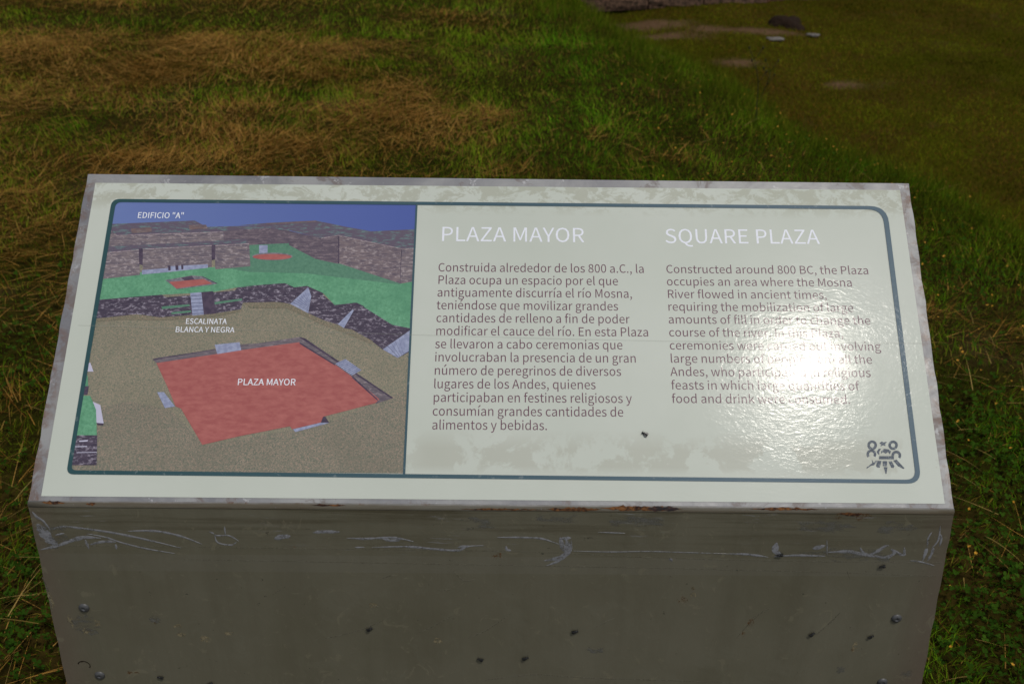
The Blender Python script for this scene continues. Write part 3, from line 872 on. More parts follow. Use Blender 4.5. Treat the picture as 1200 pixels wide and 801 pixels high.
M_GRN2 = print_mat('ink_deep_green', speck(L_(70, 112, 92), L_(88, 130, 108), 260))
M_TAN = print_mat('ink_tan_ground', speck3((104, 111, 94), (150, 134, 116), (124, 120, 102), 330))
M_TAN2 = print_mat('ink_gravel_ground', speck3((88, 101, 88), (154, 130, 116), (116, 113, 98), 330))
def redc(t, vec, s_):
    n = t.noise(t.coord((0.4, 1, 1), (0, 0.25, 0)), 190, 4, 0.6); m = t.noise(vec, 300, 3, 0.7)
    c = t.mix(t.ramp(n, 0.36, 0.70), L_(150, 80, 78), L_(170, 102, 96))
    return t.mix(t.math('MULTIPLY', m, 0.35), c, L_(140, 72, 74))
M_RED = print_mat('ink_red', redc)
M_STEP = print_mat('ink_blue_grey_steps', lambda t, v, s_: t.mix(t.ramp(t.noise(v, 200, 2), 0.4, 0.6), L_(128, 134, 162), L_(146, 152, 178)))
M_LINE = print_mat('ink_step_shadow', lambda t, v, s_: L_(84, 86, 112))
M_DARKP = print_mat('ink_dark_purple', lambda t, v, s_: t.mix(t.ramp(t.noise(v, 160, 2), 0.4, 0.6), L_(58, 48, 68), L_(74, 62, 80)))
M_WSTEP = print_mat('ink_pale_steps', lambda t, v, s_: L_(178, 176, 196))
def k1(*pts): return [(100 + x / 4.45, 220 + y / 4.45) for x, y in pts]
def k2(*pts): return [(280 + x / 4.45, 220 + y / 4.45) for x, y in pts]
def k3(*pts): return [(60 + x / 4.004, 380 + y / 4.004) for x, y in pts]
def k4(*pts): return [(280 + x / 4.004, 380 + y / 4.004) for x, y in pts]
def pic(name, polys, mat):
    for pg in polys: flat(name, [pg], mat, picture, clip=CL)
flatbase = flat('printed_ground', [CLr], M_TAN, picture, pxl=False)
pic('printed_sky', [[(120, 230), (495, 230), (495, 300), (110, 300)]], M_PSKY)
pic('printed_gravel', [[(60, 490), (150, 470), (200, 480), (240, 522), (380, 497), (480, 455), (480, 570), (60, 570)]], M_TAN2)
# back buildings and lawn
pic('printed_lawn', [k1((60, 480), (90, 475), (300, 440), (660, 415), (860, 405), (860, 290), (900, 288), (900, 518)) + k2((10, 515), (240, 498), (290, 520), (355, 512), (440, 550), (440, 575), (500, 612), (610, 600), (660, 635), (800, 715), (930, 735), (930, 480), (850, 498), (500, 390), (260, 290), (40, 290), (20, 440)) [0:0] + k1((790, 520), (665, 545), (400, 558), (60, 586))], M_GRN)
pic('printed_lawn', [k2((-20, 290), (40, 290), (250, 285), (420, 375), (540, 400), (850, 500), (930, 485), (930, 740), (800, 715), (645, 618), (610, 600), (500, 612), (440, 550), (355, 512), (290, 520), (240, 498), (-20, 518))], M_GRN)
pic('printed_lawn_shade', [k2((40, 300), (250, 285), (420, 375), (540, 400), (850, 500), (840, 505), (560, 472), (350, 447), (55, 440), (-60, 420), (-60, 410), (50, 405))], M_GRN2)
pic('printed_roof', [k1((130, 190), (570, 172), (635, 205), (900, 198)) + k2((0, 197), (140, 185), (400, 172), (560, 205), (690, 228), (930, 217), (930, 320), (850, 322), (520, 252), (430, 266), (270, 224), (0, 228)) + k1((720, 240), (170, 252), (120, 228))], M_ROOF)
pic('printed_wall', [k2((-80, 226), (140, 212), (252, 222), (262, 290), (42, 300), (-80, 296))], M_WALLS)
pic('printed_wall', [k2((250, 222), (430, 265), (520, 250), (520, 398), (400, 372), (262, 300))], M_WALLS)
pic('printed_wall', [k2((520, 250), (850, 320), (842, 500), (520, 394))], M_WALLR)
pic('printed_wall_edge', [k2((846, 320), (852, 320), (845, 500), (840, 500)), k2((518, 250), (524, 251), (524, 396), (518, 395)), k1((118, 205), (130, 222), (170, 250), (168, 254), (120, 226)), k1((90, 308), (155, 304), (722, 278), (722, 284), (155, 310), (90, 313))], M_DARKP)
pic('printed_wall', [k2((850, 320), (930, 318), (930, 486), (842, 500))], M_WALLA)
pic('printed_wall', [k1((170, 250), (720, 232), (722, 280), (155, 308), (90, 310), (90, 262), (118, 205), (132, 222))], M_WALLA)
pic('printed_roof', [k1((90, 306), (155, 306), (722, 276), (840, 268), (856, 300), (300, 322), (90, 342))], M_ROOF)
pic('printed_wall', [k1((90, 342), (280, 325), (286, 455), (60, 480))], M_WALLA)
pic('printed_wall', [k1((300, 322), (660, 303), (660, 415), (300, 440))], M_WALLA)
pic('printed_wall', [k1((678, 303), (855, 293), (862, 410), (678, 426))], M_WALLA)
pic('printed_recess', [k1((280, 318), (301, 317), (300, 405), (282, 400)), k1((659, 300), (679, 299), (678, 375), (660, 380))], M_DARKP)
pic('printed_steps', [k1((296, 430), (430, 420), (436, 410), (640, 400), (640, 418), (440, 440), (296, 453)), k2((106, 300), (150, 300), (150, 348), (106, 346))], M_STEP)
pic('printed_recess', [k1((432, 408), (445, 407), (446, 432), (434, 433)), k1((470, 403), (485, 402), (487, 430), (472, 431)), k1((500, 402), (512, 401), (512, 426), (502, 427))], M_DARKP)
pic('printed_court_rim', [k2(*[(175 + 106 * math.cos(a * math.pi / 12), 359 + 20 * math.sin(a * math.pi / 12)) for a in range(24)]), k1((418, 482), (556, 458), (612, 462), (692, 500), (665, 506), (478, 530))], M_RIM)
pic('printed_recess', [k1((500, 470), (556, 460), (572, 480), (520, 486)), k1((612, 462), (692, 500), (684, 501), (612, 466))], M_DARKP)
pic('printed_red_court', [k2(*[(174 + 101 * math.cos(a * math.pi / 12), 361 + 15 * math.sin(a * math.pi / 12)) for a in range(24)]), k1((438, 492), (618, 476), (664, 500), (476, 526))], M_RED)
cop = []
def cope(pts, w=0.45):
    for a_, b_ in zip(pts, pts[1:]): cop.append([(a_[0], a_[1] - w), (b_[0], b_[1] - w), (b_[0], b_[1] + w), (a_[0], a_[1] + w)])
cope(k1((170, 250), (720, 232))); cope(k1((90, 342), (280, 325))); cope(k1((300, 322), (660, 303))); cope(k1((678, 303), (855, 293))); cope(k2((430, 265), (520, 250), (850, 320), (925, 318)))
cope(k1((300, 380), (655, 360)), 0.25); cope(k1((155, 278), (720, 256)), 0.2); cope(k2((520, 320), (848, 410)), 0.2); cope(k1((95, 410), (282, 394)), 0.25)
pic('printed_roof_block', [k1((240, 214), (345, 207), (348, 232), (243, 238)), k1((540, 196), (630, 194), (640, 214), (545, 220)), k2((140, 186), (400, 173), (420, 178), (150, 193))], M_BROWNP)
for c_ in cop: flat('printed_coping', [c_], M_COPE, picture, clip=CL)
cop.clear(); cope(k1((75, 585), (400, 559), (418, 573), (545, 563)), 0.3); cope(k1((665, 548), (780, 538), (795, 521), (900, 513)), 0.3)
# lower retaining wall, front
pic('printed_retaining_wall', [k1((50, 588), (75, 584), (400, 558), (418, 572), (545, 562), (665, 547), (780, 537), (795, 520), (900, 512)) + k2((10, 515), (240, 498), (290, 520), (355, 512), (440, 550), (440, 560), (500, 612), (610, 600), (645, 618), (800, 715), (930, 740), (930, 800)) + k4((820, 120), (745, 158), (675, 118), (560, 30)) + k2((700, 801), (590, 740), (548, 732), (520, 716), (440, 690), (362, 655), (268, 608), (200, 600), (30, 600)) + k1((820, 606), (812, 634), (680, 655), (390, 676), (270, 660), (40, 684))], M_WALLD)
pic('printed_ledge', [k1((400, 620), (545, 608), (545, 618), (400, 634)), k1((450, 650), (552, 640), (552, 650), (450, 660)), k1((668, 598), (818, 578), (818, 588), (668, 610))], M_GRN2)
pic('printed_steps', [k1((548, 550), (606, 545), (620, 668), (560, 670)), k2((362, 520), (378, 565), (362, 655), (268, 606)), k2((592, 636), (600, 640), (548, 732), (516, 712)), k4((830, 10), (800, 125), (745, 158), (675, 118))], M_STEP)
pic('printed_recess', [k1((606, 545), (668, 540), (682, 658), (620, 668)), k2((355, 512), (440, 550), (436, 556), (362, 522)), k2((595, 601), (615, 600), (660, 622), (600, 612))], M_DARKP)
steplines = []
def lines_between(p0, p1, q0, q1, n, wd_):
    for i in range(n):
        f = (i + 0.5) / n
        a = (p0[0] + (p1[0] - p0[0]) * f, p0[1] + (p1[1] - p0[1]) * f); b_ = (q0[0] + (q1[0] - q0[0]) * f, q0[1] + (q1[1] - q0[1]) * f)
        steplines.append([(a[0], a[1] - wd_), (b_[0], b_[1] - wd_), (b_[0], b_[1] + wd_), (a[0], a[1] + wd_)])
a1 = k4((830, 20), (690, 108), (810, 125), (745, 158)); lines_between((a1[0]), (a1[1]), (a1[2]), (a1[3]), 8, 0.35)
a2 = k2((362, 535), (275, 600), (372, 590), (362, 645)); lines_between(a2[0], a2[1], a2[2], a2[3], 8, 0.25)
a3 = k1((550, 555), (558, 668), (606, 552), (620, 665)); lines_between(a3[0], a3[1], a3[2], a3[3], 6, 0.3)
# red plaza
pic('printed_kerb', [k3((478, 165), (495, 158), (770, 118), (893, 100), (960, 90)) + k4((0, 95), (20, 100), (285, 60), (310, 68), (460, 170), (540, 225), (723, 346), (645, 372), (530, 250), (285, 90), (0, 128)) + k3((888, 140), (495, 182))], M_KERB)
pic('printed_shade', [k2((20, 600), (200, 596), (268, 606), (362, 655), (440, 690), (520, 716), (548, 732), (590, 740), (700, 801), (690, 815), (560, 760), (430, 712), (340, 668), (250, 628), (60, 628)), k1((60, 684), (270, 660), (390, 676), (550, 668), (680, 657), (812, 636), (820, 644), (690, 672), (550, 684), (390, 692), (200, 688), (60, 700))], M_SHADE)
pic('printed_red_plaza', [k3((495, 182), (960, 112)) + k4((0, 122), (20, 120), (285, 84), (450, 188), (520, 238), (660, 352), (640, 370), (400, 432), (395, 458), (250, 492), (240, 478), (0, 525)) + k3((710, 565), (610, 395), (585, 385), (557, 318), (545, 290))], M_RED)
pic('printed_kerb_line', [k3((478, 163), (770, 116), (770, 119), (478, 168)), k4((285, 60), (310, 66), (725, 345), (715, 347), (300, 72), (285, 64)), k4((285, 84), (450, 186), (452, 194), (285, 92)), k4((535, 243), (650, 350), (655, 362), (530, 250))], M_DARKP)
pic('printed_steps', [k3((768, 96), (885, 84), (893, 122), (780, 140)), k3((498, 318), (530, 318), (582, 385), (535, 393)), k4((453, 185), (500, 163), (575, 215), (530, 240)), k4((255, 492), (385, 461), (425, 462), (265, 505))], M_STEP)
a4 = k4((455, 186), (528, 238), (500, 165), (573, 214)); lines_between(a4[0], a4[1], a4[2], a4[3], 9, 0.3)
flat('printed_step_lines', steplines, M_LINE, picture, clip=CL)['kind'] = 'stuff'
pic('printed_pale_steps', [k3((165, 182), (185, 180), (200, 222), (160, 222)), k3((190, 360), (232, 378), (248, 465), (215, 462))], M_WSTEP)
pic('printed_recess', [k4((395, 434), (405, 432), (425, 462), (385, 461)), k3((215, 462), (248, 465), (245, 474), (218, 472)), k3((140, 290), (178, 290), (172, 330), (130, 330))], M_DARKP)
pic('printed_lawn', [k3((150, 240), (172, 240), (175, 290), (140, 290)), k3((125, 335), (185, 335), (212, 400), (216, 520), (100, 520))], M_GRN)
pic('printed_retaining_wall', [k3((90, 520), (218, 520), (215, 660), (80, 660))], M_WALLD)
pic('printed_pale_steps', [k3((132, 545), (175, 542), (172, 549), (134, 551)), k3((110, 572), (170, 570), (170, 574), (110, 576)), k3((120, 600), (215, 598), (215, 601), (120, 603))], M_WSTEP)

# ---------------------------------------------------------------- lettering
GLYPHS = r'''"166|39,169 58,169 64,234 65,270 32,270 32,234|107,169 127,169 133,234 134,270 100,270 101,234
,97|26,-67 64,-38 77,7 70,34 50,44 33,38 26,22 33,5 50,-1 54,0 44,-28 19,-48
.97|49,-5 65,2 72,20 65,37 49,44 32,37 26,20 32,2
0194|97,-5 140,10 167,55 177,129 167,203 140,247 97,261 55,247 27,203 18,129 27,55 55,10|97,21 72,33 55,68 48,129 55,190 72,225 97,236 123,225 140,190 146,129 140,68 123,33
8194|98,-5 140,4 168,28 178,62 165,104 135,129 135,131 158,156 169,193 161,228 136,252 99,261 63,252 38,230 28,195 39,161 63,136 63,135 31,107 16,64 27,28 56,4|116,139 87,152 66,170 57,195 69,225 98,237 130,224 142,191 135,164|98,19 71,25 52,42 44,67 54,100 80,125 114,110 138,91 148,63 134,31
A213|1,0 34,0 59,78 153,78 177,0 211,0 124,257 88,257|67,104 79,144 105,230 106,230 132,144 145,104
B230|35,0 117,0 168,8 202,33 214,75 208,105 189,126 162,137 162,138 190,159 200,194 188,230 157,250 111,257 35,257|68,148 68,231 107,231 141,227 161,214 168,190 161,167 141,153 106,148|68,26 68,123 112,123 151,118 174,102 182,76 174,48 150,31 112,26
C223|132,-5 176,5 211,32 193,53 166,32 133,24 91,37 63,73 54,129 64,185 92,220 134,233 164,226 187,209 204,230 175,252 134,261 76,245 35,200 20,128 35,57 75,11
D241|35,0 101,0 166,15 206,60 220,129 206,199 166,242 99,257 35,257|68,27 68,230 97,230 147,219 177,184 187,129 177,74 147,39 97,27
E206|35,0 187,0 187,28 68,28 68,121 165,121 165,149 68,149 68,229 183,229 183,257 35,257
F193|35,0 68,0 68,115 166,115 166,143 68,143 68,229 183,229 183,257 35,257
G241|136,-5 182,4 215,25 215,133 131,133 131,106 186,106 186,39 165,28 139,24 93,37 64,73 54,129 64,185 94,220 139,233 171,226 194,209 212,230 183,251 138,261 77,245 36,200 20,128 35,57 76,11
I103|35,0 68,0 68,257 35,257
L190|35,0 180,0 180,28 68,28 68,257 35,257
M284|35,0 64,0 64,142 60,218 62,218 82,159 131,26 153,26 201,159 222,218 223,218 219,142 219,0 249,0 249,257 210,257 161,119 143,66 142,66 123,119 74,257 35,257
N253|35,0 66,0 66,135 62,215 63,215 91,162 185,0 218,0 218,257 187,257 187,123 192,42 190,42 162,95 68,257 35,257
O260|130,-5 187,12 225,58 239,129 225,200 187,245 130,261 73,245 34,200 20,129 34,58 73,12|130,24 90,37 63,73 54,129 63,185 90,220 130,233 170,220 197,185 206,129 197,73 170,37
P222|35,0 68,0 68,102 110,102 160,111 192,137 204,181 192,226 159,250 109,257 35,257|68,129 68,230 104,230 142,226 165,211 172,181 165,151 143,134 106,129
Q260|130,22 90,36 63,72 54,129 63,185 90,220 130,233 170,220 197,185 206,129 197,72 170,36|208,-64 230,-63 245,-58 239,-34 212,-37 174,-29 149,-3 196,19 228,64 239,129 225,200 187,245 130,261 73,245 34,200 20,129 32,63 65,18 114,-4 134,-35 166,-56
R222|68,135 68,230 111,230 145,226 166,212 173,185 166,157 145,140 111,135|176,0 213,0 147,112 178,126 198,150 205,185 194,227 162,250 116,257 35,257 35,0 68,0 68,109 114,109
S209|106,-5 153,5 183,31 194,68 187,100 168,122 141,137 104,153 75,168 62,196 75,223 110,233 142,226 168,209 185,230 152,252 110,261 68,252 39,228 29,193 37,162 57,141 81,127 118,111 148,94 161,65 154,44 136,29 107,24 68,33 36,56 17,33 56,6
T210|89,0 121,0 121,229 199,229 199,257 11,257 11,229 89,229
U252|126,-5 173,6 206,41 218,106 218,257 187,257 187,105 179,57 157,31 126,24 96,31 75,57 67,105 67,257 34,257 34,106 47,41 79,6
Y186|77,0 109,0 109,99 186,257 153,257 120,184 94,128 92,128 67,184 34,257 0,257 77,99
Z211|18,0 195,0 195,28 57,28 193,237 193,257 30,257 30,229 153,229 18,20
a197|76,-5 109,3 139,23 140,23 143,0 169,0 169,117 162,158 141,185 103,195 61,187 29,170 41,148 67,162 98,168 122,161 134,144 137,120 71,107 33,84 21,49 28,20 47,2|85,21 61,28 51,51 59,73 87,89 137,99 137,46 111,28
b216|116,-5 157,8 187,42 199,98 190,149 164,183 123,195 92,187 63,168 64,202 64,279 32,279 32,0 58,0 61,20 62,20 89,2|111,22 89,27 64,42 64,142 90,161 115,168 144,159 160,135 165,98 158,57 139,31
c179|107,-5 140,2 169,19 155,41 134,28 110,22 79,31 59,57 51,95 59,133 80,159 111,168 131,164 149,152 165,173 142,188 110,195 64,183 31,149 18,95 30,41 62,7
d217|97,-5 129,3 155,22 156,22 159,0 185,0 185,279 153,279 153,206 154,173 130,189 101,195 60,183 30,148 19,95 28,41 55,7|104,22 76,31 58,56 51,95 59,133 79,159 106,168 130,163 153,148 153,48 129,29
e194|109,-5 144,1 172,15 160,36 138,25 113,21 81,29 59,52 50,88 178,88 179,106 170,153 145,184 103,195 62,183 31,148 18,95 31,41 63,7|49,110 59,142 79,163 104,169 129,163 146,143 151,110
f114|12,164 37,164 37,0 69,0 69,164 110,164 110,190 69,190 69,220 76,248 96,258 118,252 125,277 110,282 93,283 62,276 43,254 37,221 37,190 12,188
g197|96,-88 147,-78 181,-54 193,-22 185,4 163,19 126,23 89,23 63,29 56,44 59,57 68,67 82,62 96,60 131,68 156,91 166,126 161,149 150,166 189,166 189,190 123,190 96,195 61,187 35,163 25,127 33,97 50,76 50,75 35,60 29,39 34,20 46,8 46,6 25,-13 18,-37 28,-64 55,-82|96,82 68,94 56,127 68,160 96,172 125,160 137,127 125,94|101,-65 60,-56 46,-32 50,-16 65,0 90,-3 123,-3 151,-8 161,-27 145,-54
h213|32,0 64,0 64,138 90,160 116,167 137,162 149,145 152,116 152,0 184,0 184,120 178,161 159,186 126,195 91,186 63,163 64,202 64,279 32,279
i96|32,0 64,0 64,190 32,190|48,229 64,235 70,251 64,266 48,271 33,266 27,251 33,235
k193|32,0 64,0 64,50 99,92 155,0 190,0 118,113 181,190 146,190 65,90 64,90 64,279 32,279
l99|66,-5 84,-2 80,23 73,22 67,25 64,36 64,279 32,279 32,38 40,7
m324|32,0 64,0 64,138 89,160 112,167 132,162 144,145 147,116 147,0 179,0 179,138 204,160 227,167 247,162 259,145 263,116 263,0 294,0 294,120 288,161 269,186 237,195 204,185 174,159 156,185 121,195 90,186 62,162 62,162 58,190 32,190
n214|32,0 64,0 64,138 90,160 116,167 137,162 149,145 152,116 152,0 184,0 184,120 178,161 159,186 126,195 91,186 62,162 62,162 58,190 32,190
o212|106,-5 150,7 182,41 194,95 182,149 150,183 106,195 63,183 31,149 18,95 31,41 63,7|106,22 77,31 58,57 51,95 58,133 77,159 106,168 135,159 154,133 161,95 154,57 135,31
p217|32,-80 64,-80 64,-16 63,18 90,1 116,-5 157,8 187,42 199,98 190,149 164,183 123,195 91,187 62,168 62,168 58,190 32,190|111,22 89,27 64,42 64,142 91,161 115,168 144,159 160,135 165,98 158,57 139,31
q217|153,-80 185,-80 185,190 159,190 156,172 155,172 130,189 101,195 60,183 30,148 19,95 28,41 55,7 97,-5 128,3 154,22 153,-13|104,22 76,31 58,56 51,95 59,133 79,159 106,168 130,163 153,148 153,48 129,29
r136|32,0 64,0 64,122 87,156 112,166 131,163 137,191 116,195 86,184 62,155 62,155 58,190 32,190
s164|82,-5 120,3 143,24 151,52 142,81 120,98 93,110 65,122 52,143 61,162 88,170 111,165 131,153 146,173 120,189 87,195 52,188 29,168 22,141 30,115 51,97 77,86 107,72 120,50 111,29 83,20 53,27 27,43 11,22 43,3
t132|92,-5 110,-2 127,2 121,27 99,21 76,31 70,58 70,164 121,164 121,190 70,190 70,244 43,244 40,190 9,188 9,164 38,164 38,59 43,25 60,3
u213|88,-5 122,5 151,30 152,30 154,0 181,0 181,190 149,190 149,55 124,31 97,23 77,28 65,45 62,74 62,190 29,190 29,70 36,29 55,4
v182|73,0 111,0 178,190 146,190 110,82 93,26 91,26 74,82 38,190 5,190
w281|62,0 99,0 126,102 139,157 141,157 154,103 181,0 220,0 272,190 241,190 213,80 202,27 200,27 187,80 157,190 126,190 96,80 83,27 82,27 70,80 42,190 9,190
y182|35,-82 68,-73 91,-50 106,-16 178,190 147,190 112,85 97,31 95,31 76,85 38,190 5,190 81,0 77,-15 60,-44 34,-56 19,-53 13,-78
z166|12,0 156,0 156,26 53,26 153,173 153,190 23,190 23,164 112,164 12,17
é194|109,-5 144,1 172,15 160,36 138,25 113,21 81,29 59,52 50,88 178,88 179,106 170,153 145,184 103,195 62,183 31,148 18,95 31,41 63,7|49,110 59,142 79,163 104,169 129,163 146,143 151,110|98,224 159,284 137,305 81,240
í96|32,0 64,0 64,190 32,190|43,224 104,284 82,305 26,240
ú213|88,-5 122,5 151,30 152,30 154,0 181,0 181,190 149,190 149,55 124,31 97,23 77,28 65,45 62,74 62,190 29,190 29,70 36,29 55,4|100,224 162,284 139,305 84,240
 78|'''
G = {}
for ln in GLYPHS.split('\n'):
    if not ln: continue
    ch = ln[0]; parts = ln[1:].split('|')
    G[ch] = (int(parts[0]), [[tuple(map(int, p.split(','))) for p in l.split(' ')] for l in parts[1:] if l])
TRI = {}
def glyph(ch, grow=0.0):
    key = (ch, grow)
    if key not in TRI:
        loops = []
        for l in G[ch][1]:
            l = [Vector((x_, y_, 0)) for x_, y_ in l]
            # outlines run clockwise for solid, the other way for holes, so one offset direction serves both
            o_ = []
            for i, p in enumerate(l):
                e = (l[(i + 1) % len(l)] - l[i - 1]); e = e.normalized() if e.length else e
                o_.append(p + Vector((-e.y, e.x, 0)) * grow)
            loops.append(o_)
        area = lambda l: sum(l[i - 1].x * l[i].y - l[i].x * l[i - 1].y for i in range(len(l)))
        big = max(loops, key=lambda l: abs(area(l))) if loops else None
        sgn = 1 if (big and area(big) > 0) else -1
        outer = [l for l in loops if area(l) * sgn > 0]; holes = [l for l in loops if area(l) * sgn <= 0]
        def inside(p, l):
            c_ = False
            for i in range(len(l)):
                a_, b_ = l[i - 1], l[i]
                if (a_.y > p.y) != (b_.y > p.y) and p.x < (b_.x - a_.x) * (p.y - a_.y) / (b_.y - a_.y) + a_.x: c_ = not c_
            return c_
        pts = []; tris = []
        for l in outer:
            grp = [l] + [h_ for h_ in holes if inside(h_[0], l)]
            tris += [tuple(len(pts) + q_ for q_ in t_) for t_ in tessellate_polygon(grp)]
            pts += [p for g_ in grp for p in g_]
        TRI[key] = (pts, tris)
    return TRI[key]
CAP = 264.0
def line_width(s): return sum(G[c][0] for c in s)
def write(name, lines, mat, parent, h, grow=0.0):
    """lines: (text, u, v, cap height, width scale, slope)"""
    V = []; Fc = []
    for s, u, v, cap, ws, sl in lines:
        sc = cap / CAP; x_ = 0
        for ch in s:
            pts, tris = glyph(ch, grow); b0 = len(V)
            for p in pts:
                uu = u + (x_ + p.x) * sc * ws
                V.append(P3(uu, v + p.y * sc + (uu - u) * sl, h))
            for t_ in tris:
                a_, b_, c_ = [pts[i] for i in t_]
                ar = (b_.x - a_.x) * (c_.y - a_.y) - (b_.y - a_.y) * (c_.x - a_.x)
                Fc.append(tuple(b0 + i for i in (t_ if ar > 0 else t_[::-1])))
            x_ += G[ch][0]
    o = obj(name, V, Fc, mat)
    if parent is sign: place(o)
    else: o.parent = parent
    return o
M_WHITE = print_mat('white_ink', lambda t, v, s_: t.mix(t.ramp(t.noise(v, 300, 3), 0.3, 0.7), (0.78, 0.80, 0.88), (0.86, 0.88, 0.94)))
M_MAROON = print_mat('maroon_ink', lambda t, v, s_: t.mix(t.ramp(t.noise(v, 300, 3), 0.35, 0.7), (0.125, 0.050, 0.082), (0.175, 0.085, 0.118)))  # dark lettering, its colour already lightened by the sky veil on the film
M_BLUEG = print_mat('blue_grey_ink', lambda t, v, s_: t.mix(t.ramp(t.noise(v, 420, 4, 0.7), 0.54, 0.64), (0.07, 0.09, 0.12), (0.28, 0.31, 0.32)))
def title(s, x0, x1, yb0, yb1, cap_px):
    a = pl(x0, yb0); b_ = pl(x1, yb1); c_ = pl(x0, yb0 - cap_px)
    cap = (c_[1] - a[1]); w = line_width(s) * cap / CAP
    return (s, a[0], a[1], cap, (b_[0] - a[0]) / w, (b_[1] - a[1]) / (b_[0] - a[0]))
write('title_text', [title('PLAZA MAYOR', 515.4, 685.4, 282.6, 284.0, 17.0)], M_WHITE, sign, 0.00072, 0.0)
write('title_text', [title('SQUARE PLAZA', 778.6, 961, 285.0, 286.0, 17.0)], M_WHITE, sign, 0.00072, 0.0)
ES = ['Construida alrededor de los 800 a.C., la', 'Plaza ocupa un espacio por el que', 'antiguamente discurría el río Mosna,', 'teniéndose que movilizar grandes',
      'cantidades de relleno a fin de poder', 'modificar el cauce del río. En esta Plaza', 'se llevaron a cabo ceremonias que', 'involucraban la presencia de un gran',
      'número de peregrinos de diversos', 'lugares de los Andes, quienes', 'participaban en festines religiosos y', 'consumían grandes cantidades de', 'alimentos y bebidas.']
EN = ['Constructed around 800 BC, the Plaza', 'occupies an area where the Mosna', 'River flowed in ancient times,', 'requiring the mobilization of large', 'amounts of fill in order to change the',
      'course of the river. In this Plaza,', 'ceremonies were carried out involving', 'large numbers of people from all the', 'Andes, who participated in religious', 'feasts in which large quantities of', 'food and drink were consumed.']
def para(L, p_first, p_last, x_end, y_end, cap_px):
    a = pl(*p_first); z = pl(*p_last); e = pl(x_end, y_end)
    c_ = pl(p_first[0], p_first[1] - cap_px); cap = c_[1] - a[1]
    ws = (e[0] - a[0]) / (line_width(L[0]) * cap / CAP)
    sl = (e[1] - a[1]) / (e[0] - a[0])
    out = []
    for i, s in enumerate(L):
        f = i / (len(L) - 1)
        out.append((s, a[0] + (z[0] - a[0]) * f, a[1] + (z[1] - a[1]) * f, cap, ws, sl))
    return out
write('body_text', para(ES, (513.0, 318.2), (505.6, 503.0), 755.4, 320.0, 10.0), M_MAROON, sign, 0.00072, 0.5)
write('body_text', para(EN, (780.2, 320.0), (787.0, 472.0), 1018.6, 321.6, 9.6), M_MAROON, sign, 0.00072, 0.5)
HP = LEVEL[0] + 0.00003
def label_line(s, xc, x0, x1, yb, cap_px): return title(s, x0, x1, yb, yb + 0.4, cap_px)
write('caption_text', [title('EDIFICIO "A"', 160.8, 215.8, 255.8, 256.2, 6.8)], M_WHITE, picture, HP, -3.0)
write('caption_text', [title('ESCALINATA', 217.2, 265.8, 379.6, 380.0, 6.4), title('BLANCA Y NEGRA', 205.2, 274.8, 389.2, 389.8, 6.4)], M_WHITE, picture, HP, -3.0)
write('caption_text', [title('PLAZA MAYOR', 277.8, 346.6, 451.2, 451.4, 7.6)], M_WHITE, picture, HP, -3.0)

# emblem: carved figure in blue grey ------------------------------------
def ke(*pts): return [(1000 + x_ / 14.57, 505 + y_ / 14.57) for x_, y_ in pts]
def ring(cx_, cy_, ro_, ri_, a0=0, a1=360, n=20):
    A = [(cx_ + ro_ * math.cos(math.radians(a0 + (a1 - a0) * i / n)), cy_ + ro_ * math.sin(math.radians(a0 + (a1 - a0) * i / n))) for i in range(n + 1)]
    B = [(cx_ + ri_ * math.cos(math.radians(a0 + (a1 - a0) * i / n)), cy_ + ri_ * math.sin(math.radians(a0 + (a1 - a0) * i / n))) for i in range(n + 1)]
    return [ke(A[i], A[i + 1], B[i + 1], B[i]) for i in range(n)]
em = ring(318, 240, 84, 38) + ring(675, 240, 82, 36) + ring(305, 395, 84, 40, 140, 395) + ring(730, 415, 84, 38, 165, 400)
em += [ke((440, 205), (480, 175), (520, 190), (575, 180), (540, 215), (545, 255), (505, 240), (460, 262), (468, 225))]
em += [ke((395, 350), (430, 300), (470, 300), (440, 350), (440, 405), (410, 385)), ke((470, 345), (520, 300), (600, 310), (640, 340), (620, 400), (590, 355), (550, 385), (500, 355), (470, 385))]
em += [ke((435, 425), (690, 425), (690, 480), (435, 480))]
em += [ke((310, 480), (345, 540), (385, 500), (395, 520), (350, 580), (300, 590), (225, 640), (220, 620), (280, 575), (320, 545)), ke((400, 505), (478, 505), (450, 620), (410, 625), (385, 600)),
       ke((495, 510), (575, 510), (570, 600), (500, 595)), ke((512, 612), (580, 612), (562, 730), (545, 725)), ke((595, 515), (650, 510), (700, 600), (680, 630), (640, 620)), ke((675, 500), (735, 485), (870, 630), (850, 645), (760, 600))]
flat('emblem', em, M_BLUEG, sign, 0.00072)['kind'] = 'stuff'

